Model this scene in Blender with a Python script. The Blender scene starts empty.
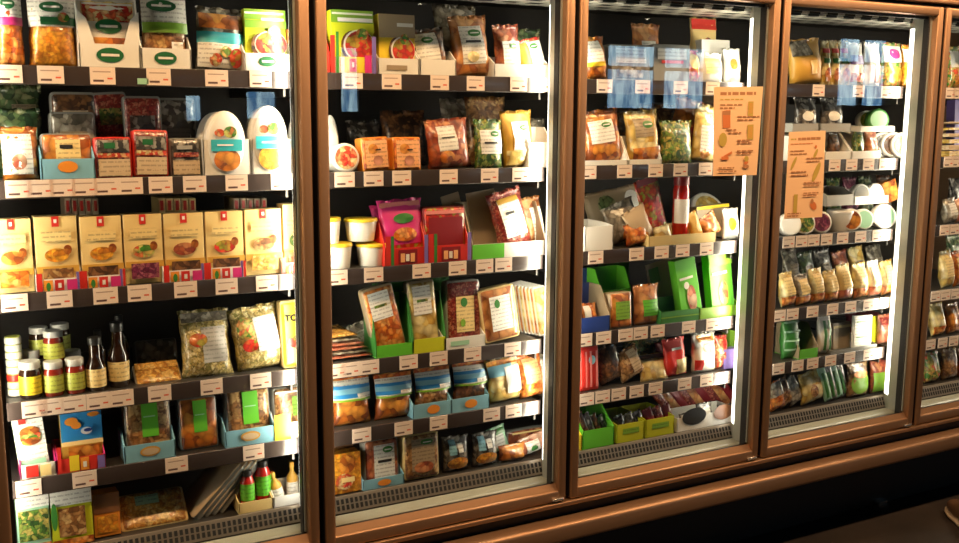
import bpy, bmesh, math, random
from mathutils import Vector, Matrix, noise
random.seed(7)
C = bpy.context.scene.collection
SC = bpy.context.scene
# ------------------------------------------------------------ camera
CAM = Vector((-0.843, -2.4282, 1.5193))
FW = Vector((0.4731, 0.8665, -0.1594)); RT = Vector((0.8782, -0.4783, 0.006)); UP = Vector((0.0711, 0.1428, 0.9872))
FPX = 999.5
cd = bpy.data.cameras.new('camera'); cam = bpy.data.objects.new('camera', cd); C.objects.link(cam)
cd.sensor_width = 36; cd.lens = FPX * 36 / 959; cd.clip_start = .05
cam.matrix_world = Matrix(((RT.x, UP.x, -FW.x, CAM.x), (RT.y, UP.y, -FW.y, CAM.y), (RT.z, UP.z, -FW.z, CAM.z), (0, 0, 0, 1)))
SC.camera = cam
# ------------------------------------------------------------ world, exposure
w = bpy.data.worlds.new('world'); SC.world = w; w.use_nodes = True
w.node_tree.nodes['Background'].inputs[0].default_value = (.05, .035, .025, 1)
w.node_tree.nodes['Background'].inputs[1].default_value = .3
SC.view_settings.view_transform = 'Standard'; SC.view_settings.look = 'None'
SC.view_settings.gamma = 1; SC.view_settings.exposure = 0.15
SC.cycles.max_bounces = 6; SC.cycles.transparent_max_bounces = 12
SC.cycles.caustics_reflective = False; SC.cycles.caustics_refractive = False
PITCH = .78
def area(name, loc, direction, sx, sy, power, col, spread=180):
    l = bpy.data.lights.new(name, 'AREA'); l.shape = 'RECTANGLE'; l.size = sx; l.size_y = sy
    l.energy = power; l.color = col; l.spread = math.radians(spread)
    o = bpy.data.objects.new(name, l); C.objects.link(o); o.location = loc
    o.rotation_euler = Vector(direction).to_track_quat('-Z', 'Y').to_euler()
    return o
# shop ceiling lamps (warm), over the aisle
WARM = (1.0, .60, .30)
for i, x in enumerate((-1.6, 0.1, 1.8, 3.5)):
    area('ceiling_lamp_light', (x, -.85, 2.66), (0, 1, -.9), .9, .16, 46, WARM)
# tube lamps on the mullions inside the cabinet
COOL = (1.0, .88, .66)
for k in range(-1, 5):
    for s in (-1, 1):
        if (k == 4 and s > 0) or (k == -1 and s < 0): continue
        n = Vector((s, .6, 0)).normalized()
        l = area('mullion_lamp_light', Vector((k * PITCH + s * .0205, .0945, 1.17)) + n * .0065, n, .030, 1.26, 3.3, COOL)
        l.rotation_euler = Matrix((Vector((0, 0, 1)).cross(-n), Vector((0, 0, 1)), -n)).transposed().to_euler()
# ------------------------------------------------------------ materials
MC = {}
def nodes(name):
    m = bpy.data.materials.new(name); m.use_nodes = True
    return m, m.node_tree, m.node_tree.nodes['Principled BSDF']
def S(b, **k):
    for a, v in k.items():
        n = {'c': 'Base Color', 'r': 'Roughness', 'm': 'Metallic', 'coat': 'Coat Weight', 'cr': 'Coat Roughness', 'ec': 'Emission Color', 'es': 'Emission Strength'}[a]
        b.inputs[n].default_value = (*v, 1) if isinstance(v, tuple) else v
PAL = dict(olive=(.46, .50, .08), lidgrey=(.50, .50, .46), white=(.80, .78, .72), cream=(.80, .60, .25), green=(.01, .12, .035), lime=(.20, .40, .03), grass=(.12, .50, .03), red=(.62, .03, .02), magenta=(.62, .03, .20),
           teal=(.04, .42, .48), sky=(.22, .48, .62), blue=(.03, .25, .60), navy=(.02, .05, .25), yellow=(.80, .60, .03), orange=(.80, .28, .03), brown=(.20, .08, .03),
           black=(.015, .015, .015), grey=(.35, .34, .31), dark=(.06, .05, .045), gold=(.60, .33, .05), lilac=(.20, .14, .42), beige=(.58, .44, .28), leaf=(.04, .20, .035),
           kraft=(.34, .26, .16), peach=(.85, .42, .18), pink=(.70, .22, .20), mint=(.35, .62, .42), acid=(.56, .60, .02), wine=(.22, .01, .015), glassgrey=(.22, .22, .20))
def paper(n):
    m, t, b = nodes(n + '_paper'); S(b, c=PAL[n], r=.42, coat=.25, cr=.25)
    return m
def printed(n):   # small lines of print, in rows
    m, t, b = nodes(n + '_printed_paper'); N = t.nodes; L = t.links
    tc = N.new('ShaderNodeTexCoord'); mp = N.new('ShaderNodeMapping'); mp.inputs['Scale'].default_value = (1, 1, 1)
    wv = N.new('ShaderNodeTexWave'); wv.bands_direction = 'Z'; wv.inputs['Scale'].default_value = 28; wv.inputs['Distortion'].default_value = 0
    ns = N.new('ShaderNodeTexNoise'); ns.inputs['Scale'].default_value = 60
    mp2 = N.new('ShaderNodeMapping'); mp2.inputs['Scale'].default_value = (4, 1, 1.2)
    L.new(tc.outputs['Object'], wv.inputs['Vector']); L.new(tc.outputs['Object'], mp2.inputs['Vector']); L.new(mp2.outputs[0], ns.inputs['Vector'])
    g = N.new('ShaderNodeMath'); g.operation = 'GREATER_THAN'; g.inputs[1].default_value = .72; L.new(wv.outputs['Fac'], g.inputs[0])
    g2 = N.new('ShaderNodeMath'); g2.operation = 'GREATER_THAN'; g2.inputs[1].default_value = .46; L.new(ns.outputs['Fac'], g2.inputs[0])
    mu = N.new('ShaderNodeMath'); mu.operation = 'MULTIPLY'; L.new(g.outputs[0], mu.inputs[0]); L.new(g2.outputs[0], mu.inputs[1])
    mx = N.new('ShaderNodeMix'); mx.data_type = 'RGBA'; L.new(mu.outputs[0], mx.inputs[0])
    c = PAL[n]; mx.inputs[6].default_value = (*c, 1); mx.inputs[7].default_value = (*[v * .62 for v in c], 1)
    L.new(mx.outputs[2], b.inputs['Base Color']); S(b, r=.45, coat=.2, cr=.2)
    return m
FOOD = dict(fries=((.55, .22, .02), (.85, .48, .06), (.75, .30, .02), 90), carrot=((.45, .10, .01), (.80, .28, .03), (.85, .45, .15), 70),
            pizza=((.55, .03, .02), (.75, .20, .08), (.75, .65, .35), 90), meat=((.22, .04, .02), (.45, .13, .05), (.65, .32, .15), 60),
            salami=((.20, .015, .015), (.36, .04, .03), (.60, .28, .18), 160), cracker=((.50, .24, .05), (.80, .50, .12), (.85, .65, .28), 110),
            pasta=((.22, .20, .06), (.62, .48, .18), (.80, .72, .45), 130), nugget=((.25, .07, .01), (.62, .22, .03), (.75, .38, .08), 45),
            herbs=((.03, .08, .02), (.15, .28, .05), (.55, .45, .15), 110), cheese=((.62, .40, .08), (.80, .62, .22), (.85, .76, .45), 40),
            choco=((.04, .02, .01), (.14, .06, .02), (.30, .16, .07), 80), berry=((.10, .01, .05), (.22, .03, .10), (.45, .18, .22), 120),
            tomato=((.45, .02, .01), (.70, .06, .03), (.35, .35, .04), 70), sausage=((.35, .12, .03), (.62, .28, .08), (.72, .42, .18), 40),
            salad=((.08, .25, .03), (.65, .60, .20), (.70, .12, .05), 90), nuts=((.16, .07, .02), (.42, .22, .08), (.60, .42, .20), 90),
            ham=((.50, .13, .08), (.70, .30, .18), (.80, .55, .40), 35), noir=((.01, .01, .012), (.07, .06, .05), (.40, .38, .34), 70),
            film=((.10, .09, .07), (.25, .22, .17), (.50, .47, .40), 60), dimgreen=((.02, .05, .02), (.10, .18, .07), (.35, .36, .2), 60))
def food(n):
    a, bb, c, sc = FOOD[n]; a, bb, c = [tuple(max(q) * (v / max(q)) ** 1.25 for v in q) for q in (a, bb, c)]
    m, t, b = nodes(n + '_food'); N = t.nodes; L = t.links
    tc = N.new('ShaderNodeTexCoord')
    ns = N.new('ShaderNodeTexNoise'); ns.inputs['Scale'].default_value = sc * .5; ns.inputs['Detail'].default_value = 3
    mixv = N.new('ShaderNodeMix'); mixv.data_type = 'VECTOR'; mixv.inputs[0].default_value = .03
    L.new(tc.outputs['Object'], ns.inputs['Vector']); L.new(tc.outputs['Object'], mixv.inputs[4]); L.new(ns.outputs['Color'], mixv.inputs[5])
    vo = N.new('ShaderNodeTexVoronoi'); vo.inputs['Scale'].default_value = sc; L.new(mixv.outputs[1], vo.inputs['Vector'])
    sp = N.new('ShaderNodeSeparateColor'); L.new(vo.outputs['Color'], sp.inputs[0])
    r = N.new('ShaderNodeValToRGB'); e = r.color_ramp.elements; e[0].position = .1; e[0].color = (*a, 1); e[1].position = .95; e[1].color = (*c, 1)
    k = e.new(.5); k.color = (*bb, 1); L.new(sp.outputs[0], r.inputs[0])
    mx = N.new('ShaderNodeMix'); mx.data_type = 'RGBA'; mx.blend_type = 'MULTIPLY'; mx.inputs[0].default_value = .7
    r2 = N.new('ShaderNodeValToRGB'); r2.color_ramp.elements[0].color = (1, 1, 1, 1); r2.color_ramp.elements[1].color = (.25, .2, .15, 1); r2.color_ramp.elements[0].position = .25; r2.color_ramp.elements[1].position = .8
    L.new(vo.outputs['Distance'], r2.inputs[0]); L.new(r.outputs[0], mx.inputs[6]); L.new(r2.outputs[0], mx.inputs[7]); L.new(mx.outputs[2], b.inputs['Base Color'])
    bu = N.new('ShaderNodeBump'); bu.inputs['Strength'].default_value = .8; bu.inputs['Distance'].default_value = .004
    n2 = N.new('ShaderNodeTexNoise'); n2.inputs['Scale'].default_value = 45; n2.inputs['Detail'].default_value = 4; L.new(tc.outputs['Object'], n2.inputs['Vector'])
    L.new(n2.outputs['Fac'], bu.inputs['Height']); L.new(bu.outputs[0], b.inputs['Normal']); L.new(bu.outputs[0], b.inputs['Coat Normal'])
    S(b, r=.5, coat=1.0, cr=.10)
    return m
def M(n):
    if n in MC: return MC[n]
    if n.startswith('p:'): m = printed(n[2:])
    elif n in FOOD: m = food(n)
    else: m = paper(n)
    MC[n] = m
    return m
def simple(n, **k):
    m, t, b = nodes(n); S(b, **k); MC[n] = m; return m
def bronze():
    m, t, b = nodes('bronze'); N = t.nodes; L = t.links
    tc = N.new('ShaderNodeTexCoord'); mp = N.new('ShaderNodeMapping'); mp.inputs['Scale'].default_value = (60, 60, 1.5)
    ns = N.new('ShaderNodeTexNoise'); ns.inputs['Scale'].default_value = 6
    L.new(tc.outputs['Object'], mp.inputs[0]); L.new(mp.outputs[0], ns.inputs['Vector'])
    r = N.new('ShaderNodeMapRange'); r.inputs[3].default_value = .36; r.inputs[4].default_value = .5; L.new(ns.outputs['Fac'], r.inputs[0]); L.new(r.outputs[0], b.inputs['Roughness'])
    S(b, c=(.44, .265, .155), m=.7); MC['bronze'] = m; return m
bronze()
simple('dark_gasket', c=(.012, .01, .01), r=.5)  # near black of the gaskets, also of the strips that darken the gaps
simple('mullion_metal', c=(.42, .42, .36), r=.35, m=.3)
simple('inner_lining', c=(.030, .025, .021), r=.6)
simple('shelf_metal', c=(.06, .055, .05), r=.35, m=.3)
simple('rail_plastic', c=(.045, .032, .028), r=.26, coat=.5, cr=.18)
simple('pale_ledge', c=(.34, .33, .25), r=.35, coat=.3)
simple('grille_metal', c=(.30, .24, .18), r=.32, m=.5)
def outlet():   # perforated sheet: staggered rows of oblong holes
    m, t, b = nodes('outlet_metal'); N = t.nodes; L = t.links; tc = N.new('ShaderNodeTexCoord'); br = N.new('ShaderNodeTexBrick'); br.offset = .5
    br.inputs['Scale'].default_value = 1; br.inputs['Brick Width'].default_value = .085; br.inputs['Row Height'].default_value = .072; br.inputs['Mortar Size'].default_value = .017; br.inputs['Mortar Smooth'].default_value = 0
    br.inputs['Color1'].default_value = br.inputs['Color2'].default_value = (.02, .02, .018, 1); br.inputs['Mortar'].default_value = (.75, .73, .64, 1)
    L.new(tc.outputs['Object'], br.inputs['Vector']); L.new(br.outputs['Color'], b.inputs['Base Color']); S(b, r=.4); MC['outlet_metal'] = m
outlet()
simple('black_slot', c=(.004, .004, .004), r=.8)
simple('glass_dark', c=(.02, .008, .004), r=.08, coat=1.0)
simple('sauce_glass', c=(.22, .02, .01), r=.1, coat=1.0)
simple('ketchup', c=(.45, .015, .01), r=.2, coat=.8)
simple('tub_plastic', c=(.82, .80, .74), r=.3, coat=.3)
simple('silver', c=(.7, .7, .68), r=.25, m=.8)
simple('tube', c=(1, 1, 1), ec=(1, .96, .86), es=6.0)
def glass():
    m = bpy.data.materials.new('pane_glass'); m.use_nodes = True; t = m.node_tree; N = t.nodes; L = t.links
    N.remove(N['Principled BSDF']); tr = N.new('ShaderNodeBsdfTransparent'); tr.inputs[0].default_value = (.97, .98, .97, 1)
    gl = N.new('ShaderNodeBsdfGlossy'); gl.inputs['Roughness'].default_value = 0.0
    fr = N.new('ShaderNodeFresnel'); fr.inputs[0].default_value = 1.5; mx = N.new('ShaderNodeMixShader')
    mm = N.new('ShaderNodeMath'); mm.operation = 'MULTIPLY'; mm.inputs[1].default_value = 1.8; L.new(fr.outputs[0], mm.inputs[0])
    
    ge = N.new('ShaderNodeNewGeometry'); iv = N.new('ShaderNodeMath'); iv.operation = 'SUBTRACT'; iv.inputs[0].default_value = 1; L.new(ge.outputs['Backfacing'], iv.inputs[1])
    m2 = N.new('ShaderNodeMath'); m2.operation = 'MULTIPLY'; L.new(mm.outputs[0], m2.inputs[0]); L.new(iv.outputs[0], m2.inputs[1])   # reflect at the outer side only, both surfaces of the thin pane together
    L.new(m2.outputs[0], mx.inputs[0]); L.new(tr.outputs[0], mx.inputs[1]); L.new(gl.outputs[0], mx.inputs[2]); L.new(mx.outputs[0], N['Material Output'].inputs[0])
    MC['pane_glass'] = m; return m
glass()
# ------------------------------------------------------------ mesh helpers
def obj(name, bm, mat, parent=None, smooth=False, auto=None):
    me = bpy.data.meshes.new(name); bm.normal_update(); bm.to_mesh(me); bm.free()
    if smooth:
        for p in me.polygons: p.use_smooth = True
        if auto: me.set_sharp_from_angle(angle=math.radians(auto))
    for mm in (mat if isinstance(mat, (list, tuple)) else [mat]):
        me.materials.append(M(mm))
    o = bpy.data.objects.new(name, me); C.objects.link(o)
    if parent: o.parent = parent
    return o
def box(bm, x0, x1, y0, y1, z0, z1, bev=0, mi=0):
    v = [bm.verts.new((x, y, z)) for x in (x0, x1) for y in (y0, y1) for z in (z0, z1)]
    fs = [bm.faces.new([v[i] for i in f]) for f in ((0, 1, 3, 2), (4, 6, 7, 5), (0, 4, 5, 1), (2, 3, 7, 6), (0, 2, 6, 4), (1, 5, 7, 3))]
    for f in fs: f.material_index = mi
    if bev > 0:
        es = list({e for f in fs for e in f.edges})
        bmesh.ops.bevel(bm, geom=es, offset=bev, segments=3, profile=.5, affect='EDGES')
def quads(bm, rings, close=True):
    for a, b in zip(rings, rings[1:]):
        n = len(a)
        for i in range(n if close else n - 1):
            j = (i + 1) % n
            bm.faces.new((a[i], a[j], b[j], b[i]))
def lathe(prof, n=20, a0=0, a1=2 * math.pi, cap=True):
    bm = bmesh.new(); full = abs(a1 - a0) > 6.2
    rings = []
    for r, z in prof:
        rings.append([bm.verts.new((r * math.sin(a0 + (a1 - a0) * i / (n if full else n - 1)), -r * math.cos(a0 + (a1 - a0) * i / (n if full else n - 1)), z)) for i in range(n)])
    quads(bm, rings, full)
    if cap and full:
        bm.faces.new(rings[0][::-1]); bm.faces.new(rings[-1])
    return bm
def outline(kind, n=28):
    pts = []
    for i in range(n):
        a = 2 * math.pi * i / n; c, s = math.cos(a), math.sin(a)
        p = {'e': 1.0, 'r': .13, 'o': .45}[kind]
        pts.append((math.copysign(abs(c) ** p, c), math.copysign(abs(s) ** p, s)))
    return pts
def slab(kind, wd, h, d, bev=.004, dome=0, y0=0):
    """rounded slab: front at y0 (-dome in the middle), back at y0+d; centred on x, z from 0 to h"""
    bm = bmesh.new(); pts = outline(kind); rings = []
    L = [(d, 1 - .4 * bev / wd), (d, 1), (bev * 1.2, 1), (0, 1 - 2.2 * bev / min(wd, h)), (-dome * .6, .72), (-dome, .35)]
    for y, s in L:
        rings.append([bm.verts.new((px * s * wd / 2, y0 + y, h / 2 + pz * s * h / 2)) for px, pz in pts])
    quads(bm, rings)
    bm.faces.new(rings[0][::-1]); bm.faces.new(rings[-1])
    bmesh.ops.recalc_face_normals(bm, faces=bm.faces)
    return bm
def bagsurf(wd, h, d, seed, crimp=True):
    def f(u, v, side=-1):
        e = max(0, 1 - abs(u) ** 3) ** .6
        vv = max(0, min(1, (v - .02) / .86)) if crimp else v
        g = max(0, math.sin(math.pi * min(1, max(0, vv)) ** .8)) ** .55 if 0 < vv < 1 else 0
        nz = noise.noise(Vector((u * 1.6 + seed * 3.1, v * 3.2 * h / wd, seed + side))) * .5 + noise.noise(Vector((u * 4 + seed, v * 8 * h / wd, side + seed * 2))) * .28
        y = d / 2 + side * (d / 2) * e * g * (1 + .35 * nz) + side * nz * .1 * d * e
        return y
    return f
def bagmesh(wd, h, d, seed, crimp=True, nu=10, nv=14):
    bm = bmesh.new(); f = bagsurf(wd, h, d, seed, crimp); G = []
    for side in (-1, 1):
        g = []
        for j in range(nv + 1):
            row = []
            for i in range(nu + 1):
                u = -1 + 2 * i / nu; v = j / nv
                edge = i in (0, nu) or j in (0, nv)
                if side == 1 and edge: row.append(G[0][j][i]); continue
                pin = 1 - .07 * math.sin(math.pi * v) * abs(u) ** 2 + .02 * math.sin(v * 19 + seed) * abs(u)
                row.append(bm.verts.new((u * pin * wd / 2, f(u, v, side) if not edge else d / 2 + .0012 * math.sin(i * 2.1 + j), v * h + (.012 * h * math.sin(i * 1.7 + seed) if j == nv else 0))))
            g.append(row)
        G.append(g)
    for s, g in zip((-1, 1), G):
        for j in range(nv):
            for i in range(nu):
                q = (g[j][i], g[j][i + 1], g[j + 1][i + 1], g[j + 1][i])
                bm.faces.new(q if s < 0 else q[::-1])
    return bm, f
def patch(shape, u0, u1, v0, v1, wd, h, f, off=.0015, nu=7, nv=7):
    """thin conforming sheet on surface f(u, v)"""
    bm = bmesh.new(); cu, cv, ru, rv = (u0 + u1) / 2, (v0 + v1) / 2, (u1 - u0) / 2, (v1 - v0) / 2
    if shape == 'e':
        c = bm.verts.new((cu * wd / 2, f(cu, cv) - off, cv * h)); prev = None
        for k in (.5, 1):
            ring = []
            for i in range(20):
                a = 2 * math.pi * i / 20; u = cu + ru * k * math.cos(a); v = cv + rv * k * math.sin(a)
                ring.append(bm.verts.new((u * wd / 2, f(u, v) - off, v * h)))
            if prev is None:
                for i in range(20): bm.faces.new((c, ring[i], ring[(i + 1) % 20]))
            else: quads(bm, [prev, ring])
            prev = ring
    else:
        g = [[bm.verts.new(((cu + ru * (2 * i / nu - 1)) * wd / 2, f(cu + ru * (2 * i / nu - 1), cv + rv * (2 * j / nv - 1)) - off, (cv + rv * (2 * j / nv - 1)) * h)) for i in range(nu + 1)] for j in range(nv + 1)]
        for j in range(nv):
            for i in range(nu): bm.faces.new((g[j][i], g[j][i + 1], g[j + 1][i + 1], g[j + 1][i]))
    bmesh.ops.recalc_face_normals(bm, faces=bm.faces)
    return bm
PN = dict(L='label', O='logo', P='picture', Q='picture', W='window', B='band', F='flag', T='lettering')
def patches(root, spec, wd, h, f):
    k = 0
    for s in spec.split(';'):
        s = s.split()
        if not s: continue
        t, u0, v0, u1, v1 = s[0], *map(float, s[1:5]); k += 1
        o = obj(PN[t], patch('e' if t in 'OP' else 'r', u0, u1, v0, v1, wd, h, f, .0010 + .0012 * k, 6, 6), s[5], root, True)
        if t == 'O':   # white lettering stroke across the oval logo
            cu, cv = (u0 + u1) / 2, (v0 + v1) / 2
            obj('lettering', patch('r', cu - (u1 - u0) * .33, cu + (u1 - u0) * .33, cv - (v1 - v0) * .09, cv + (v1 - v0) * .09, wd, h, f, .0032 + .0012 * k, 6, 2), 'white', o)
# ------------------------------------------------------------ projection (pixel measures of the photograph -> places on the shelves)
ZB = dict(A=1.571, B=1.309, C=1.043, D=.781, E=.586, F=.404)
ZS = {k: v + .040 for k, v in ZB.items()}; ZS['F'] = .435
YF = .12
def bump(px):   # small correction of the horizontal readings at the near doors
    return px + (3.0 if px < 330 else 2.2 if px < 570 else .8)
def solve(px, py, P, axis):
    """the coordinate on the given axis through P that projects to px (or py)"""
    d0 = P - CAM; e = Vector([1 if i == axis else 0 for i in range(3)])
    if px is not None: k, A = (px - 479.5) / FPX, RT
    else: k, A = (271.5 - py) / FPX, UP
    a = A - FW * k
    return P[axis] - d0.dot(a) / e.dot(a)
SH = dict(A='top shelf', B='second shelf', C='third shelf', D='fourth shelf', E='fifth shelf', F='bottom deck')
DN = ['first', 'second', 'third', 'fourth', 'fifth']
LAB = {}
def root(name, loc, cat, label, group=None):
    o = bpy.data.objects.new(name, None); C.objects.link(o); o.location = loc; o.empty_display_size = .02
    tag(o, cat, label, group); return o
def tag(o, cat, label, group=None):
    assert label not in LAB, label
    LAB[label] = 1; o['label'] = label; o['category'] = cat
    if group: o['group'] = group
TRZ = {}
def it(sh, x0, x1, yt, kind, mat, label, spec='', d=.05, dy=.02, lean=4, roll=0, name=None, cat=None, zb=0, group=None, yaw=0, back=None):
    zs = ZS[sh] + zb; Y = YF + dy; Yc = Y + (d * .4 if kind == 'bag' else .006)
    X0 = solve(bump(x0), None, Vector((0, Yc, zs)), 0); X1 = solve(bump(x1), None, Vector((0, Yc, zs)), 0)
    xc = (X0 + X1) / 2; wd = X1 - X0
    h = solve(None, yt, Vector((xc, Y + .02, 0)), 2) - zs
    bay = DN[max(0, min(4, int(math.floor(xc / PITCH)) + 1))]
    lb = f'{label}, {SH[sh]}, {bay} door'
    rl = math.radians(roll); lift = abs(math.sin(rl)) * wd / 2
    h = max(.02, h - lift)
    if kind == 'oval' or kind == 'disc': lift = 0
    nm, ct = {'box': ('carton', 'box'), 'bag': ('snack_bag', 'bag'), 'tray': ('food_pack', 'food pack'), 'oval': ('oval_pack', 'food pack'), 'pouch': ('flat_pouch', 'pouch')}.get(kind, (kind, kind))
    nm = name or nm; ct = cat or ct
    loc = (xc, Y, zs + lift + .001 + (d * math.sin(math.radians(lean)) * 0))
    r = root(nm, loc, ct, lb, group)
    r.rotation_euler = (-math.radians(lean), rl, math.radians(yaw))
    seed = (x0 * 7 + yt) % 31
    if kind == 'box':
        bm = bmesh.new(); box(bm, -wd / 2, wd / 2, 0, d, 0, h, .0015); obj('carton_body', bm, mat, r)
        patches(r, spec, wd, h, lambda u, v: 0)
    elif kind in ('bag', 'pouch'):
        dd = d if kind == 'bag' else min(d, .018)
        bm, f = bagmesh(wd, h, dd, seed); obj('bag_body', bm, mat, r, True)
        patches(r, spec, wd, h, f)
    elif kind in ('tray', 'oval'):
        k = 'e' if kind == 'oval' else 'r'
        obj('tray_base', slab(k, wd, h, d, .003, 0, .004), back or 'glassgrey', r, True, 50)
        f = lambda u, v: -.003 * max(0, 1 - max(abs(u), abs(2 * v - 1)) ** 4)
        bm = slab(k, wd * .93, h * .94, .006, .003, .003, 0)
        o = obj('food_film', bm, mat, r, True, 50); o.location.z = h * .03
        patches(r, spec, wd, h, f)
    if abs(roll) < 1 and False: pass
    return r
def holder(sh, x0, x1, hf, mat, label, d=.10, dy=.012, hs=None, spec='', fmat=None, n='display_tray', sidemat=None, wing=0):
    """open cardboard shelf tray: low front, sides rising to the back"""
    zs = ZS[sh]; Y = YF + dy
    X0 = solve(bump(x0), None, Vector((0, Y, zs)), 0); X1 = solve(bump(x1), None, Vector((0, Y, zs)), 0)
    xc = (X0 + X1) / 2; wd = X1 - X0; hs = hs or hf * 1.6
    bay = DN[max(0, min(4, int(math.floor(xc / PITCH)) + 1))]
    r = root(n, (xc, Y, zs + .0005), 'display tray', f'{label}, {SH[sh]}, {bay} door')
    t = .0025; bm = bmesh.new()
    box(bm, -wd / 2, wd / 2, 0, d, 0, t); box(bm, -wd / 2, wd / 2, 0, t, t, hf); box(bm, -wd / 2, wd / 2, d - t, d, t, hs)
    if wing:
        for sg in (-1, 1):
            pr = [(sg * wd / 2, hf), (sg * wd * .24, hf), (sg * wd * .36, hf + (wing - hf) * .75), (sg * wd / 2, wing)]
            a = [bm.verts.new((x, 0, z)) for x, z in pr]; b = [bm.verts.new((x, t, z)) for x, z in pr]; bm.faces.new(a); bm.faces.new(b[::-1]); quads(bm, [a, b])
        bmesh.ops.recalc_face_normals(bm, faces=bm.faces)
    obj('tray_body', bm, fmat or mat, r)
    for s in (-1, 1):
        bm = bmesh.new(); x = s * (wd / 2 - t / 2); pr = [(0, t), (d, t), (d, hs), (d * .45, hs), (0, hf)]
        a = [bm.verts.new((x - t / 2 - .0003, y, z)) for y, z in pr]; b = [bm.verts.new((x + t / 2 + .0003, y, z)) for y, z in pr]
        bm.faces.new(a[::-1]); bm.faces.new(b); quads(bm, [a, b]); bmesh.ops.recalc_face_normals(bm, faces=bm.faces)
        obj('side_panel', bm, sidemat or mat, r)
    patches(r, spec, wd, hf, lambda u, v: 0)
    return r
def lid_round(name, cat, sh, x0, x1, yt, label, d=.03, dy=.02, lean=8, mat='cheese', rim='tub_plastic', zb=0, spec='', yaw=0, h=None):
    """round pack standing on its edge, its face to the door"""
    zs = ZS[sh] + zb; Y = YF + dy
    X0 = solve(bump(x0), None, Vector((0, Y, zs)), 0); X1 = solve(bump(x1), None, Vector((0, Y, zs)), 0); xc = (X0 + X1) / 2
    hh = h or solve(None, yt, Vector((xc, Y, 0)), 2) - zs
    bay = DN[max(0, min(4, int(math.floor(xc / PITCH)) + 1))]
    r = root(name, (xc, Y, zs + .001), cat, f'{label}, {SH[sh]}, {bay} door'); r.rotation_euler = (-math.radians(lean), 0, math.radians(yaw))
    R = hh / 2
    o = obj('tub_rim', slab('e', hh, hh, d, .004, 0, 0), rim, r, True, 40)
    bm = bmesh.new()
    obj('face_label', patch('e', -.8, .8, .1, .9, hh, hh, lambda u, v: -.0005, .001), mat, r, True)
    patches(r, spec, hh, hh, lambda u, v: -.0005)
    return r
def cup(sh, x0, x1, yt, label, dy=.02, zb=0, lid='yellow', body='tub_plastic', name='cream_cup', cat='cup'):
    zs = ZS[sh] + zb; Y = YF + dy
    X0 = solve(bump(x0), None, Vector((0, Y, zs)), 0); X1 = solve(bump(x1), None, Vector((0, Y, zs)), 0); R = (X1 - X0) / 2; Yc = Y + R
    xc = (solve(bump(x0), None, Vector((0, Yc, zs)), 0) + solve(bump(x1), None, Vector((0, Yc, zs)), 0)) / 2
    h = solve(None, yt, Vector((xc, Y + R, 0)), 2) - zs
    bay = DN[max(0, min(4, int(math.floor(xc / PITCH)) + 1))]
    r = root(name, (xc, Y + R, zs + .0005), cat, f'{label}, {SH[sh]}, {bay} door')
    obj('cup_body', lathe([(R * .78, 0), (R * .8, .003), (R * .95, h * .86), (R * .95, h * .88)], 24), body, r, True, 40)
    obj('lid', lathe([(R * .9, h * .86), (R, h * .87), (R, h * .95), (R * .96, h), (R * .5, h)], 24), lid, r, True, 40)
    return r, h
def jar(sh, x0, x1, yt, label, dy=.02, zb=0, content='sauce_glass', lid='lidgrey', lab='p:olive', h=None, name='sauce_jar'):
    zs = ZS[sh] + zb; Y = YF + dy
    X0 = solve(bump(x0), None, Vector((0, Y, zs)), 0); X1 = solve(bump(x1), None, Vector((0, Y, zs)), 0); R = (X1 - X0) / 2; Yc = Y + R
    xc = (solve(bump(x0), None, Vector((0, Yc, zs)), 0) + solve(bump(x1), None, Vector((0, Yc, zs)), 0)) / 2
    h = h or solve(None, yt, Vector((xc, Y + R, 0)), 2) - zs
    r = root(name, (xc, Y + R, zs + .0005), 'jar', f'{label}, {SH[sh]}, first door')
    obj('jar_glass', lathe([(R * .9, 0), (R, .004), (R, h * .68), (R * .97, h * .73), (R * .84, h * .8), (R * .82, h * .83)], 24), content, r, True, 40)
    obj('lid', lathe([(R * .92, h * .8), (R * .95, h * .81), (R * .95, h * .98), (R * .9, h), (R * .5, h)], 24), lid, r, True, 40)
    if lab: obj('label', lathe([(R + .0008, h * .12), (R + .0008, h * .62)], 18, -1.5, 1.5, False), lab, r, True)
    return r
def bottle(sh, x0, x1, yt, label, dy=.02, content='glass_dark', cap='black', lab='p:cream', shoulder=.58, name='sauce_bottle', roll=0, neck=.36, lo=.1, hi=.5, cat='bottle', lean=0):
    zs = ZS[sh]; Y = YF + dy
    X0 = solve(bump(x0), None, Vector((0, Y, zs)), 0); X1 = solve(bump(x1), None, Vector((0, Y, zs)), 0); R = (X1 - X0) / 2; Yc = Y + R
    xc = (solve(bump(x0), None, Vector((0, Yc, zs)), 0) + solve(bump(x1), None, Vector((0, Yc, zs)), 0)) / 2
    h = solve(None, yt, Vector((xc, Y + R, 0)), 2) - zs
    bay = DN[max(0, min(4, int(math.floor(xc / PITCH)) + 1))]
    r = root(name, (xc, Y + R, zs + .0005), cat, f'{label}, {SH[sh]}, {bay} door'); r.rotation_euler = (-math.radians(lean), math.radians(roll), 0)
    obj('bottle_body', lathe([(R * .9, 0), (R, .004), (R, h * shoulder), (R * .85, h * (shoulder + .07)), (R * neck, h * (shoulder + .18)), (R * neck, h * .88)], 22), content, r, True, 40)
    obj('cap', lathe([(R * neck * 1.15, h * .86), (R * neck * 1.2, h * .87), (R * neck * 1.2, h * .99), (R * neck, h)], 18), cap, r, True, 40)
    if lab: obj('label', lathe([(R + .0008, h * lo), (R + .0008, h * hi)], 18, -1.5, 1.5, False), lab, r, True)
    return r
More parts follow.
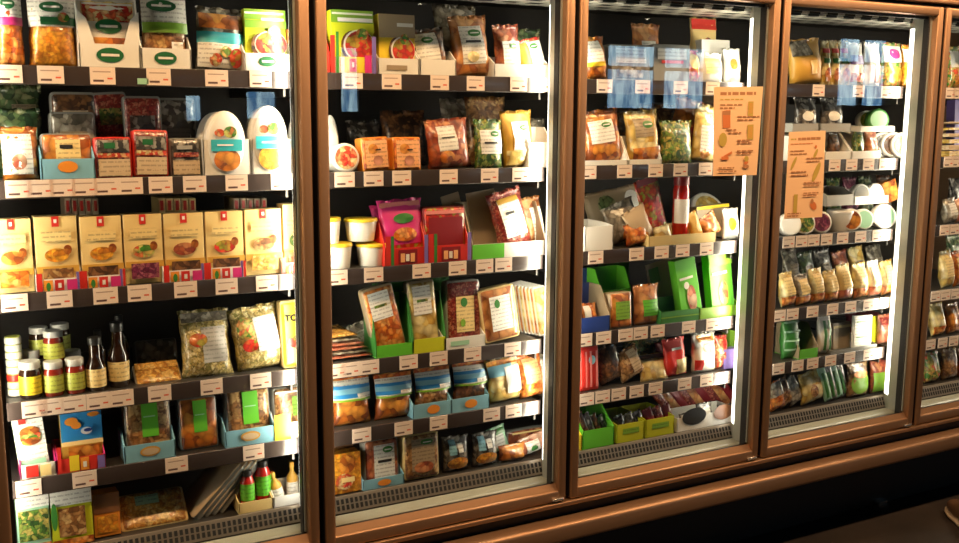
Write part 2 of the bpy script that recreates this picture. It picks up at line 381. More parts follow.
# ------------------------------------------------------------ the setting
def structure(name, bm, mat):
    o = obj(name, bm, mat); o['kind'] = 'structure'; return o
def mottled(name, a, b, sc, rough, coat=0):
    m, t, bs = nodes(name); N = t.nodes; L = t.links
    tc = N.new('ShaderNodeTexCoord'); ns = N.new('ShaderNodeTexNoise'); ns.inputs['Scale'].default_value = sc; ns.inputs['Detail'].default_value = 5
    r = N.new('ShaderNodeValToRGB'); r.color_ramp.elements[0].color = (*a, 1); r.color_ramp.elements[1].color = (*b, 1); r.color_ramp.elements[0].position = .35; r.color_ramp.elements[1].position = .68
    L.new(tc.outputs['Object'], ns.inputs['Vector']); L.new(ns.outputs['Fac'], r.inputs[0]); L.new(r.outputs[0], bs.inputs['Base Color']); S(bs, r=rough, coat=coat); MC[name] = m
mottled('floor_tiles', (.010, .007, .006), (.028, .020, .016), 3.5, .6, 0)
mottled('painted_wall', (.04, .028, .02), (.06, .042, .03), 1.5, .9)
simple('ceiling_paint', c=(.10, .08, .07), r=.9)
def day():
    m, t, b = nodes('daylight'); N = t.nodes; L = t.links; tc = N.new('ShaderNodeTexCoord'); mp = N.new('ShaderNodeMapping'); mp.inputs['Scale'].default_value = (9, 1, 2.2)
    ns = N.new('ShaderNodeTexNoise'); ns.inputs['Scale'].default_value = 1.9; ns.inputs['Detail'].default_value = 4; r = N.new('ShaderNodeValToRGB')   # cyan and blue streaks put into the glow to vary its reflection
    r.color_ramp.elements[0].position = .36; r.color_ramp.elements[0].color = (.08, .22, .42, 1); r.color_ramp.elements[1].position = .62; r.color_ramp.elements[1].color = (.60, .88, 1, 1)
    L.new(tc.outputs['Object'], mp.inputs[0]); L.new(mp.outputs[0], ns.inputs['Vector']); L.new(ns.outputs['Fac'], r.inputs[0]); L.new(r.outputs[0], b.inputs['Emission Color']); S(b, c=(0, 0, 0), es=6.5); MC['daylight'] = m
day()
simple('window_bar', c=(.05, .05, .06), r=.5)
X0R, X1R, Y0R, Y1R, HR = -5.2, 11.5, -6.0, .80, 2.9
bm = bmesh.new(); box(bm, X0R, X1R, Y0R, Y1R, -.05, 0); structure('floor', bm, 'floor_tiles')
bm = bmesh.new(); box(bm, X0R, X1R, Y0R, Y1R, HR, HR + .05); structure('ceiling', bm, 'ceiling_paint')
bm = bmesh.new(); box(bm, X0R, X1R, Y1R, Y1R + .05, 0, HR); structure('wall_back', bm, 'painted_wall')
bm = bmesh.new(); box(bm, X0R - .05, X0R, Y0R, Y1R, 0, HR); structure('wall_left', bm, 'painted_wall')
bm = bmesh.new(); box(bm, X1R, X1R + .05, Y0R, Y1R, 0, HR); structure('wall_right', bm, 'painted_wall')
bm = bmesh.new(); box(bm, X0R, X1R, Y0R - .05, Y0R, 0, HR); structure('wall_front', bm, 'painted_wall')
wins = [(5.18, 5.78, 1.55, 2.17), (5.90, 6.45, 1.55, 2.17), (8.45, 8.80, 1.6, 2.36), (8.86, 9.25, 1.6, 2.36), (2.34, 2.50, 1.50, 2.05), (1.0, 1.12, 1.42, 1.62), (1.5, 1.75, 1.44, 1.66)]
for i, (a, b, z0, z1) in enumerate(wins):
    bm = bmesh.new(); t = .04
    for q in ((a - t, a, z0 - t, z1 + t), (b, b + t, z0 - t, z1 + t), (a, b, z0 - t, z0), (a, b, z1, z1 + t)): box(bm, q[0], q[1], Y0R, Y0R + .05, q[2], q[3])
    if z1 - z0 > .6: box(bm, a, b, Y0R, Y0R + .04, z0 + (z1 - z0) * .62, z0 + (z1 - z0) * .62 + .035)
    f = structure(f'window_{i + 1}', bm, 'window_bar')
    bm = bmesh.new(); box(bm, a, b, Y0R + .001, Y0R + .012, z0, z1); obj('window_pane', bm, 'daylight', f)
simple('lamp_glow', c=(1, 1, 1), ec=(1, .8, .55), es=25)
for (x, y, z), lb in (((5.5, -5.75, 2.42), 'small spot lamp hanging before the wide shop window'), ((3.0, -5.75, 2.43), 'small spot lamp hanging by the narrow shop window')):
    r = root('pendant_lamp', (x, y, z), 'lamp', lb)
    obj('lamp_shade', lathe([(.05, .01), (.055, 0), (.055, .10), (.03, .13)], 18, 0, 2 * math.pi, False), 'black', r, True, 40)
    obj('bulb', lathe([(.01, .0), (.042, .012), (.042, .06), (.01, .09)], 16), 'lamp_glow', r, True)
    obj('cord', lathe([(.004, .12), (.004, HR - z)], 8), 'black', r)
for i, x in enumerate((-1.6, 0.1, 1.8, 3.5)):
    r = root('ceiling_lamp', (x, -.85, 2.68), 'lamp', f"warm ceiling panel lamp above the aisle, {['opposite the case end', 'opposite the first door', 'opposite the third door', 'opposite the fifth door'][i]}")
    bm = bmesh.new(); box(bm, -.48, .48, -.11, .11, 0, .05, .004); obj('lamp_housing', bm, 'black', r)
    bm = bmesh.new(); box(bm, -.44, .44, -.07, .07, -.004, .0); obj('diffuser', bm, simple(f'warm_diffuser_{i}', c=(1, 1, 1), ec=(1, .6, .3), es=3) and f'warm_diffuser_{i}', r)
    for s in (-1, 1):
        bm = bmesh.new(); box(bm, s * .4 - .004, s * .4 + .004, -.004, .004, .05, HR - 2.68); obj('hanger', bm, 'black', r)
# ------------------------------------------------------------ the refrigerated case
XL, XR = -PITCH, 4 * PITCH
cab = root('refrigerated_case', (0, 0, 0), 'refrigerated display case', 'long upright refrigerated display case with bronze framed glass doors along the shop aisle')
def cpart(name, mat, boxes, parent=cab, bev=0):
    bm = bmesh.new()
    for b in boxes: box(bm, *b, bev)
    return obj(name, bm, mat, parent, bev > 0, 35 if bev else None)
YB = .66
cpart('back_panel', 'inner_lining', [(XL - .05, XR + .05, YB, YB + .05, .30, 1.93)])
for a, b in ((XL - .09, XL - .045), (XR + .045, XR + .09)): cpart('end_panel', 'bronze', [(a, b, -.02, YB + .05, .0, 2.2)])
cpart('inner_top', 'inner_lining', [(XL - .045, XR + .045, .03, YB, 1.87, 1.93)])
cpart('deck', 'shelf_metal', [(XL - .045, XR + .045, .112, YB, .34, .432)])
cpart('kick_plate', 'dark_gasket', [(XL - .045, XR + .045, .10, .14, .0, .30)])
cpart('header', 'dark', [(XL - .045, XR + .045, .0, YB + .05, 1.932, 2.25)])
cpart('header_trim', 'bronze', [(XL - .045, XR + .045, -.03, 0.0, 1.900, 1.912), (XL - .045, XR + .045, -.012, 0.0, 1.912, 1.98)], bev=.002)
cpart('front_recess', 'dark_gasket', [(XL - .045, XR + .045, -.005, .10, .25, .335)])
cpart('base_trim', 'bronze', [(XL - .045, XR + .045, -.032, .03, .336, .350)], bev=.003)
cpart('bumper_rail', 'bronze', [(XL - .045, XR + .045, -.075, -.005, .242, .300)], bev=.012)
cpart('lower_ledge', 'pale_ledge', [(XL - .045, XR + .045, .028, .094, .350, .398)], bev=.012)
for x in (-.5, .4, 1.3, 2.30, 3.0): cpart('support_foot', 'silver', [(x, x + .05, .07, .10, .0, .02)])
Zt0, Zt1 = 1.857, 1.888
for k in range(5):
    a = XL + k * PITCH + .0085; b = a + PITCH - .017; sw = .028
    bm = bmesh.new()
    box(bm, a, a + sw, -.028, .026, .353, Zt1, .007); box(bm, b - sw, b, -.028, .026, .353, Zt1, .007)
    box(bm, a + sw - .006, b - sw + .006, -.026, .024, .353, .388, .006); box(bm, a + sw - .006, b - sw + .006, -.026, .024, Zt0, Zt1 - .0005, .006)
    v = [bm.verts.new(q) for q in ((a + sw - .002, -.020, .386), (b - sw + .002, -.020, .386), (b - sw + .002, -.0065, .406), (a + sw - .002, -.0065, .406))]; bm.faces.new(v)
    d = obj('door', bm, 'bronze', cab, True, 35)
    cpart('glass_pane', 'pane_glass', [(a + sw - .002, b - sw + .002, -.006, -.0035, .400, Zt0 + .002)], d)
    cpart('gasket', 'dark_gasket', [(a + sw, b - sw, -.003, .020, .386, .398), (a + sw - .002, a + sw + .009, .002, .025, .40, Zt0), (b - sw - .009, b - sw + .002, .002, .025, .40, Zt0), (a + sw, b - sw, .010, .024, Zt0 - .010, Zt0 + .001)], d)
    cpart('edge_strip', 'mullion_metal', [(b - sw - .006, b - sw - .001, -.003, .0015, .41, Zt0 - .01)], d)
    cpart('side_shade', 'dark_gasket', [(a - .0025, a - .0002, -.019, .026, .36, Zt1 - .006)], d)  # black strip that paints the shade of the gap onto the stile side
    cpart('hinge', 'silver', [(b - .05, b - .012, -.034, -.024, .358, .366)], d, .002)
    # air grille: two rows of slots on a sloping strip
    bm = bmesh.new(); aa, bb = XL + k * PITCH, XL + (k + 1) * PITCH
    v = [bm.verts.new(q) for q in ((aa, .094, .398), (bb, .094, .398), (bb, .112, .440), (aa, .112, .440), (aa, .118, .440), (bb, .118, .440), (aa, .118, .39), (bb, .118, .39))]
    for f in ((0, 1, 2, 3), (3, 2, 5, 4), (4, 5, 7, 6)): bm.faces.new([v[i] for i in f])
    g = obj('air_grille', bm, 'grille_metal', cab)
    bm = bmesh.new(); n = 56
    for i in range(n):
        x = aa + (i + .5) * (bb - aa) / n
        for t0, t1 in ((.16, .46), (.54, .84)):
            y0, y1, z0, z1 = .094 + .018 * t0 - .0012, .094 + .018 * t1 - .0012, .398 + .042 * t0, .398 + .042 * t1
            vv = [bm.verts.new(q) for q in ((x - .0042, y0, z0), (x + .0042, y0, z0), (x + .0042, y1, z1), (x - .0042, y1, z1))]; bm.faces.new(vv)
    obj('slot', bm, 'black_slot', g)
    # air outlet under the top
    g = cpart('air_outlet', 'outlet_metal', [(aa, bb, .10, .32, 1.842, 1.848), (aa, bb, .095, .10, 1.850, 1.87)])
    for s in 'ABCDE':
        z = ZB[s]; w0, w1 = aa + .014, bb - .014
        sh = cpart('shelf', 'shelf_metal', [(w0, w1, .124, .60, z + .020, z + .040), (w0, w1, .124, .13, z, z + .02), (w0 + .01, w0 + .016, .13, YB, z - .02, z + .02), (w1 - .016, w1 - .01, .13, YB, z - .02, z + .02)])
        cpart('price_rail', 'rail_plastic', [(w0, w1, .117, .1238, z, z + .044)], sh, .0015)
for k in range(6):
    x = XL + k * PITCH
    bm = bmesh.new(); pr = [(-.030, .0305), (.030, .0305), (.030, .073), (.006, .115), (-.006, .115), (-.030, .073)]
    A = [bm.verts.new((x + px, y, .398)) for px, y in pr]; B = [bm.verts.new((x + px, y, 1.87)) for px, y in pr]
    bm.faces.new(A[::-1]); bm.faces.new(B); quads(bm, [A, B]); bmesh.ops.recalc_face_normals(bm, faces=bm.faces)
    ml = obj('mullion', bm, 'mullion_metal', cab)
    cpart('gap_shade', 'dark_gasket', [(x - .042, x + .042, .0262, .030, .37, 1.885)], ml)  # dark strip added to stand for the shade inside the door gap
    for s in (-1, 1):
        bm = bmesh.new(); rings = []
        for z in (.45, 1.82):   # gently bulging lens on the slanting face
            rings.append([bm.verts.new((x + s * (.0293 - .0235 * t + .0008 * 4 * t * (1 - t)), .0755 + .0385 * t + .0004 * 4 * t * (1 - t), z)) for t in (0, .15, .35, .5, .65, .85, 1)])
        quads(bm, rings); bm.faces.new(rings[0][::-1]); bm.faces.new(rings[1]); bmesh.ops.recalc_face_normals(bm, faces=bm.faces)
        obj('tube_lamp', bm, 'tube', ml)
# ------------------------------------------------------------ price tags
def pricetag():
    m, t, b = nodes('price_tag_card'); N = t.nodes; L = t.links
    tc = N.new('ShaderNodeTexCoord'); sx = N.new('ShaderNodeSeparateXYZ'); L.new(tc.outputs['Object'], sx.inputs[0])
    def rng(o, lo, hi):
        a = N.new('ShaderNodeMath'); a.operation = 'GREATER_THAN'; a.inputs[1].default_value = lo; L.new(o, a.inputs[0])
        c = N.new('ShaderNodeMath'); c.operation = 'LESS_THAN'; c.inputs[1].default_value = hi; L.new(o, c.inputs[0])
        d = N.new('ShaderNodeMath'); d.operation = 'MULTIPLY'; L.new(a.outputs[0], d.inputs[0]); L.new(c.outputs[0], d.inputs[1]); return d.outputs[0]
    def mul(p, q):
        d = N.new('ShaderNodeMath'); d.operation = 'MULTIPLY'; L.new(p, d.inputs[0]); L.new(q, d.inputs[1]); return d.outputs[0]
    bar = mul(rng(sx.outputs[0], -.022, .002), rng(sx.outputs[2], .006, .011))
    l2 = mul(rng(sx.outputs[0], -.022, .018), rng(sx.outputs[2], .028, .031))
    l3 = mul(rng(sx.outputs[0], .010, .022), rng(sx.outputs[2], .012, .016))
    mx = N.new('ShaderNodeMix'); mx.data_type = 'RGBA'; mx.inputs[6].default_value = (.86, .70, .58, 1); mx.inputs[7].default_value = (.12, .06, .05, 1); L.new(bar, mx.inputs[0])
    m2 = N.new('ShaderNodeMix'); m2.data_type = 'RGBA'; m2.inputs[7].default_value = (.45, .32, .25, 1); L.new(l2, m2.inputs[0]); L.new(mx.outputs[2], m2.inputs[6])
    m3 = N.new('ShaderNodeMix'); m3.data_type = 'RGBA'; m3.inputs[7].default_value = (.75, .12, .05, 1); L.new(l3, m3.inputs[0]); L.new(m2.outputs[2], m3.inputs[6])
    L.new(m3.outputs[2], b.inputs['Base Color']); S(b, r=.35, coat=.3); MC['price_tag_card'] = m
pricetag()
TAGS = {0: dict(A=[8, 50, 102, 158, 216, 260], B=[18, 40, 62, 84, 106, 130, 160, 194, 236, 281], C=[14, 59, 105, 139, 185, 226, 266], D=[34, 50, 73, 98, 121, 159, 211, 260], E=[28, 84, 176, 253]),
        1: dict(A=[352, 391, 439, 475, 518, 541], B=[344, 373, 401, 448, 489, 520], C=[337, 373, 421, 457, 484, 503], D=[336, 350, 369, 408, 438, 472, 512], E=[361, 403, 438, 491, 513]),
        2: dict(A=[604, 642, 680, 712], B=[588, 624, 655, 680, 705], C=[595, 636, 661, 682, 706], D=[584, 603, 625, 640, 657, 688, 712], E=[586, 602, 618, 636, 655, 684, 706]),
        3: dict(A=[818, 858, 886], B=[834, 851, 868, 884], C=[788, 801, 813, 826, 842, 860, 877], D=[779, 792, 812, 832, 850, 868, 884], E=[778, 797, 812, 830, 849, 868]),
        4: dict(A=[950, 957], B=[948, 956], C=[944, 954], D=[935, 945, 955], E=[930, 942, 953])}
bm = bmesh.new(); box(bm, -.0285, .0285, 0, .0012, 0, .0405)
tme = None
ORD = ['first', 'second', 'third', 'fourth', 'fifth', 'sixth', 'seventh', 'eighth', 'ninth', 'tenth']
for k, dct in TAGS.items():
    for s, xs in dct.items():
        z = ZB[s] + .003
        for i, px in enumerate(xs):
            x = solve(px + .8, None, Vector((0, .116, z + .02)), 0)
            if tme is None:
                o = obj('price_tag', bm, 'price_tag_card'); tme = o.data
            else:
                o = bpy.data.objects.new('price_tag', tme); C.objects.link(o)
            o.location = (x, .1155, z)
            tag(o, 'price tag', f'white price tag, {ORD[i]} along the rail of the {SH[s]}, {DN[k]} door', 'price tags on the shelf rails')
x = solve(143, None, Vector((0, .116, ZB['A'] + .02)), 0)
bm = bmesh.new(); box(bm, -.013, .013, 0, .001, .004, .018); o = obj('sticker', bm, 'mint'); o.location = (x, .1155, ZB['A'] + .001)
tag(o, 'sticker', 'small green sticker between two price tags on the top rail')
exec_items = True
# ============================================================ first door
# top shelf
it('A', -6, 23, -16, 'bag', 'carrot', 'clear bag of orange nuggets with magenta band', 'L -.95 .52 .95 .98 p:white;O -.5 .70 .5 .84 green;B -.95 .50 .95 .60 magenta;P -.6 .86 .6 1 carrot', d=.05)
it('A', 27, 76, -14, 'bag', 'fries', 'yellow fries bag with white header and green band', 'L -.95 .50 .95 .86 p:white;O -.5 .68 .5 .82 green;B -.5 .52 .95 .62 green;Q -.95 .86 .95 .97 carrot;P .2 .56 .7 .68 salad', d=.06)
holder('A', 77, 138, .058, 'white', 'white cut-out carton tray around a pouch', hs=.20, d=.09, spec='O -.45 .25 .45 .85 green', wing=.135)
it('A', 81, 134, 2, 'pouch', 'cream', 'beige pouch with red berry picture in cut-out tray', 'L -.95 .02 .95 .98 white;Q -.95 .70 .95 .95 pizza;O -.5 .52 .5 .74 green;Q -.6 .26 .6 .46 nugget;P -.4 .02 .4 .22 dimgreen', d=.02, dy=.028)
holder('A', 139, 189, .052, 'white', 'low white tray holding a brown snack pouch', d=.08, spec='O -.5 .25 .4 .85 green')
it('A', 140, 187, -18, 'bag', 'nuts', 'brown snack pouch with lime band and oval logo', 'L -.95 .44 .95 .98 p:white;Q -.95 .84 .95 .99 nugget;O -.75 .66 .5 .80 green;B -.95 .42 .95 .54 lime;L .2 .24 .7 .32 p:white', d=.04, dy=.03)
it('A', 193, 241, 7, 'bag', 'film', 'clear pack of round balls with teal band', 'Q -.9 .66 .9 .9 nugget;B -.98 .42 .98 .6 teal;L -.95 .04 .95 .42 p:white;P -.5 .06 0 .26 pizza;P -.1 .2 .4 .38 salad;P .3 .05 .9 .36 tomato', d=.045, roll=3, dy=.03)
holder('A', 242, 292, .048, 'white', 'low white tray holding the tomato carton', d=.09, spec='O -.45 .3 .25 .85 green')
it('A', 243, 284, 10, 'box', 'acid', 'yellow green carton with red tomatoes in a ring', 'B -1 .84 1 .99 lime;B -.98 .92 .9 .95 white;L -.2 .80 .9 .86 white;Q -1 .7 1 .82 lime;P -.75 .22 .3 .62 choco;P -.6 .22 1 .66 white;P -.55 .24 .98 .64 tomato;P .05 .52 .7 .74 salad', d=.05, dy=.03)
it('A', 285, 297, 30, 'box', 'orange', 'narrow orange pack edge behind the tomato carton', 'Q -.9 .4 .6 .8 nugget', d=.05, dy=.10)
# second shelf
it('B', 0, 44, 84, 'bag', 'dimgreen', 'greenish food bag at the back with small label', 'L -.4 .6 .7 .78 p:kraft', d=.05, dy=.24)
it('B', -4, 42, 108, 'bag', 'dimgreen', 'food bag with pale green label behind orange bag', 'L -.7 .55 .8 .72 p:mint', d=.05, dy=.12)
it('B', 52, 98, 92, 'tray', 'choco', 'brown pack with beige label standing at the back', 'L -.5 .6 .6 .78 p:beige', d=.03, dy=.16)
it('B', 50, 96, 112, 'tray', 'film', 'plastic pack seen behind the cream label pack', 'L -.6 .5 .6 .7 p:kraft', d=.03, dy=.10)
it('B', 98, 132, 92, 'tray', 'salami', 'red sausage pack with green stripe at the back', 'Q -.7 .6 .6 .8 herbs;L -.8 .2 .8 .42 p:beige', d=.03, dy=.16, roll=-3)
it('B', 124, 162, 96, 'tray', 'salami', 'dark red sausage pack behind the curved red pack', 'Q -.7 .55 .6 .75 noir;L -.8 .2 .8 .42 p:beige', d=.03, dy=.13)
it('B', 158, 196, 98, 'tray', 'noir', 'dark sausage pack with grey label at the back', 'L -.6 .3 .6 .6 p:dark', d=.03, dy=.15)
it('B', 0, 38, 125, 'bag', 'nugget', 'orange food bag with a big white label', 'L -.95 .12 .62 .86 p:white;P -.5 .2 .3 .48 ham', d=.06, lean=8)
it('B', 40, 92, 133, 'tray', 'nugget', 'clear pack of browned food with cream label', 'L -.45 .32 .5 .86 p:cream;P -.3 .28 .2 .44 nuts;L -.3 .66 .2 .74 black', d=.035, dy=.035, lean=8)
holder('B', 39, 93, .050, 'sky', 'light blue tray with orange oval before cream label pack', d=.09, spec='P -.4 .35 .35 .9 orange')
it('B', 93, 130, 137, 'tray', 'salami', 'square red sausage pack with dark picture', 'Q -.85 .62 .85 .92 noir;Q -.5 .72 .1 .86 green;Q -.85 .5 .85 .6 pizza;L -.85 .05 .85 .46 p:beige', d=.03, back='red')
it('B', 131, 166, 130, 'tray', 'salami', 'slanting red sausage pack beside the square one', 'Q -.85 .58 .85 .86 noir;Q -.5 .68 .1 .8 green;Q -.85 .46 .85 .56 pizza;L -.85 .05 .85 .42 p:beige', d=.03, back='red', roll=1.5)
it('B', 168, 199, 138, 'tray', 'noir', 'dark sausage pack with beige lower label', 'L -.85 .05 .85 .42 p:beige;Q -.8 .5 .8 .62 salami;L -.6 .7 .4 .8 grey', d=.03)
for a, b, ww, lb, ft in ((201, 248, .105, 'green and brown', 'nugget'), (250, 289, .11, 'yellow and green', 'fries')):
    holder('B', a, b, .092, 'white', f'white carton base holding the {lb} oval pack', d=.10, hs=.093)
    it('B', a + 3 if a < 240 else a - 1, b - 4 if a < 240 else b - 3, 111 if a < 240 else 106, 'oval', 'white', f'white oval pack with {lb} picture and teal band', f'P -.66 .07 .66 .42 {ft};Q -.78 .38 .78 .56 teal;P -.6 .60 -.1 .72 pizza;P -.15 .58 .5 .76 salad;L -.5 .46 .3 .485 white', d=.035, dy=.008, lean=2, back='white')
    it('B', a - 4, b - 12, 112 if a < 240 else 108, 'oval', 'white', f'white oval pack standing behind the {lb} one', 'Q -.94 .36 .94 .56 teal', d=.03, dy=.10, lean=2, back='white')
it('B', 290, 312, 112, 'oval', 'white', 'white oval pack half hidden by the door frame', 'Q -.94 .36 .94 .56 teal;P -.6 .58 .6 .8 salad', d=.035, dy=.03, lean=2, back='white')
# third shelf: cream cartons with red flag
for i, (a, b, yt, pic, win, lb) in enumerate(((-8, 32, 219, 'nugget', 'carrot', 'orange cake'), (35, 77, 216, 'fries', 'nuts', 'yellow pasty'), (80, 121, 216, 'fries', 'choco', 'golden pasty'), (123, 161, 214, 'salad', 'berry', 'mixed salad'),
        (163, 202, 213, 'meat', 'choco', 'brown roast'), (204, 241, 211, 'tomato', 'choco', 'red sauce'), (243, 279, 209, 'nuts', 'cracker', 'toasted bread'), (281, 305, 204, 'herbs', 'meat', 'green herb'))):
    it('C', a, b, yt, 'box', 'cream', f'cream carton with red flag and {lb} picture', f'F -.18 .86 .16 1 red;L -.08 .91 .06 .96 white;L -.7 .66 .7 .8 p:cream;P -.6 .38 .55 .57 {pic};P .3 .48 .7 .61 nugget;B -1 .24 1 .33 gold;W -.72 .08 .72 .3 {win}', d=.055, dy=.03, lean=1)
for a, b, lb in ((34, 80, 'yellow pasty'), (79, 123, 'golden pasty'), (161, 204, 'brown roast'), (203, 243, 'red sauce'), (279, 306, 'green herb')):
    holder('C', a, b, .030, 'white', f'colourful low tray with red posts under {lb} carton', d=.10, hs=.075, spec='B -.99 .05 -.74 1.5 red;B .74 .05 .86 1.5 lilac;B .87 .05 .99 1.5 red;Q -.7 .1 -.3 .95 orange;Q -.22 .1 .18 .95 red;L -.08 .3 .06 .7 white;Q .3 .1 .75 .95 magenta;P -.6 .1 -.4 .8 leaf')
for i, (a, b) in enumerate(((66, 100), (158, 196), (232, 266))):
    for j in range(5):
        q = (b - a) / 5
        it('C', a + q * j, a + q * (j + 1) - 1, 198, 'box', ['beige', 'cream', 'beige'][i], f'upright thin pack, {ORD[j]} of the {ORD[i]} row behind the cream cartons', 'F -.5 .84 .5 .97 red', d=.10, dy=.18, lean=0, name='thin_carton', group='thin packs behind the cream cartons')
# fourth shelf: jars
r = jar('D', 17, 40, 361, 'front jar of dark paste with yellow label', content='glass_dark', lab='p:yellow'); HJ = None
jar('D', 41, 62, 361, 'front jar of red sauce with lime label', lab='p:olive')
jar('D', 63, 83, 358, 'front jar of sauce with bright yellow green label', lab='p:olive')
jar('D', 20, 40, 350, 'dark jar standing behind the dark paste jar', dy=.10, content='glass_dark')
jar('D', 42, 61, 350, 'red jar standing behind the red sauce jar', dy=.10)
jar('D', 62, 80, 350, 'red jar standing behind the bright label jar', dy=.10)
jh = .072
jar('D', 41, 62, 0, 'red jar stacked on the front jars', dy=.055, zb=jh + .004, h=.078, lab='p:olive')
jar('D', 27, 47, 0, 'dark jar stacked on the back jars, pale lid', dy=.115, zb=jh + .004, h=.078, content='glass_dark', lab='p:olive', name='paste_jar')
jar('D', 48, 68, 0, 'dark jar stacked beside another at the back', dy=.135, zb=jh + .004, h=.078, content='glass_dark', lab='p:olive', name='paste_jar')
for j in range(8):
    x0 = 8
    zs = ZS['D']; X0 = solve(8, None, Vector((0, .20, zs)), 0); X1 = solve(25, None, Vector((0, .20, zs)), 0)
    r = root('spread_tin', ((X0 + X1) / 2, .20, zs + .001 + j * .0185), 'tin', f'flat tin with lime rim, {ORD[j]} from bottom of the stack, fourth shelf', 'stacked flat tins on the fourth shelf')
    R = (X1 - X0) / 2
    obj('tin_body', lathe([(R * .9, 0), (R, .002), (R, .014), (R * .9, .017)], 20), 'white' if j == 0 else ('red' if j == 2 else 'lidgrey'), r, True, 40)
    obj('lid', lathe([(R * .8, .0165), (R * .95, .0168), (R * .92, .018)], 20), 'olive' if j != 2 else 'orange', r, True, 40)
bottle('D', 84, 104, 337, 'dark sauce bottle with cream label, shorter', shoulder=.44, neck=.58, hi=.42, lo=.08)
bottle('D', 106, 127, 322, 'tall dark sauce bottle with white edged label', shoulder=.48, neck=.52, lo=.1, hi=.4, dy=.03)
bottle('D', 88, 106, 330, 'dark sauce bottle standing behind the shorter bottle', dy=.12, lab=None)
bottle('D', 109, 128, 315, 'dark sauce bottle standing behind the tall bottle', dy=.13, lab=None)
it('D', 133, 180, 354, 'tray', 'cracker', 'clear tray of pale crackers lying low', 'Q -.9 .62 .9 .95 cracker', d=.07, lean=55, dy=.04)
it('D', 134, 176, 338, 'tray', 'film', 'clear tray at the back behind the crackers', '', d=.05, dy=.2, lean=20)
it('D', 180, 231, 309, 'bag', 'pasta', 'clear pasta bag with grey printed label', 'L -.2 .22 .75 .74 p:grey;P -.7 .46 0 .66 tomato;Q -.9 .82 .9 .96 film', d=.06, lean=12)
it('D', 235, 284, 305, 'bag', 'pasta', 'clear bag of mixed vegetables tilted, shiny white label', 'L -.1 .28 .8 .82 p:white;P -.8 .5 -.1 .84 salad;P -.7 .3 -.1 .5 tomato', d=.06, lean=10, roll=-6)
r = it('D', 280, 312, 300, 'tray', 'yellow', 'yellow white rounded pack with black lettering', 'Q -.8 .06 .8 .94 yellow;Q -.7 .08 .7 .36 cream;P -.7 .30 .3 .48 tomato', d=.035, lean=6, back='cream')
fc = bpy.data.curves.new('lettering', 'FONT'); fc.body = 'TOFU'; fc.size = .024; fc.extrude = .0006; fc.offset = .0010; fc.align_x = 'LEFT'
fo = bpy.data.objects.new('lettering', fc); C.objects.link(fo); fm = bpy.data.meshes.new_from_object(fo); bpy.data.objects.remove(fo); fo = bpy.data.objects.new('lettering', fm); C.objects.link(fo); fo.parent = r; fo.rotation_euler = (math.pi / 2, 0, 0); fo.location = (-.036, -.0095, .130); fm.materials.clear(); fm.materials.append(M('black_slot'))
# fifth shelf
it('E', 18, 48, 411, 'box', 'mint', 'pale mint carton with burger picture leaning', 'L -1 0 1 1 p:white;P -.65 .60 .7 .78 nugget;Q -.65 .56 .7 .66 salad;P -.6 .48 .65 .60 nugget;F -.6 .84 -.1 .98 red;Q -.9 .02 .8 .25 mint', d=.04, roll=-5, dy=.03)
holder('E', 18, 54, .035, 'white', 'red and white tray under the burger carton', d=.08, spec='Q -.7 .1 0 .95 red;Q .1 .1 .7 .9 cream', sidemat='magenta')
it('E', 60, 101, 407, 'box', 'gold', 'bright blue carton with orange fish and brown window', 'Q -1 .46 1 1 blue;P -.8 .72 -.15 .86 orange;P -.5 .66 .0 .78 orange;P .3 .84 .9 .92 orange;P -.05 .56 .5 .68 white;P .1 .60 .5 .66 navy;B -1 .40 1 .47 cream;W -.7 .1 .8 .38 nugget', d=.045, dy=.035)
holder('E', 55, 103, .036, 'red', 'colourful tray with flags under bright blue carton', d=.10, hs=.06, spec='B -.98 .05 -.82 1.9 red;Q -.5 .1 -.1 1.2 yellow;Q -.05 .1 .3 1 orange;L .05 .3 .2 .7 white;Q .35 .1 .6 .9 red;Q .65 .1 .95 1 lilac', sidemat='magenta')
for a, b, yt, lb, hold in ((122, 173, 396, 'wide', 1), (176, 219, 397, 'free standing', 0), (223, 272, 388, 'tall', 1)):
    it('E', a + 2, b - 3, yt, 'tray', 'nuts' if a != 176 else 'nugget', f'{lb} brown patty pack with bright green label', 'L -.28 .34 .42 .94 grass;L -.2 .66 .3 .68 mint', d=.04, dy=.035, lean=8)
    if hold: holder('E', a, b, .045, 'sky', f'light blue tray with oval under {lb} patty pack', d=.09, spec='P -.4 .25 .4 .85 gold;P -.33 .35 .33 .75 beige')
it('E', 272, 312, 386, 'tray', 'nuts', 'clear patty pack with lime label by door frame', 'L -.1 .4 .9 .80 p:lime;B -.9 .88 .9 .92 white', d=.04, dy=.035, lean=8, back='grey')
holder('E', 272, 312, .045, 'white', 'white tray with yellow corner by door frame', d=.09, spec='Q -1 0 -.2 1.6 yellow')
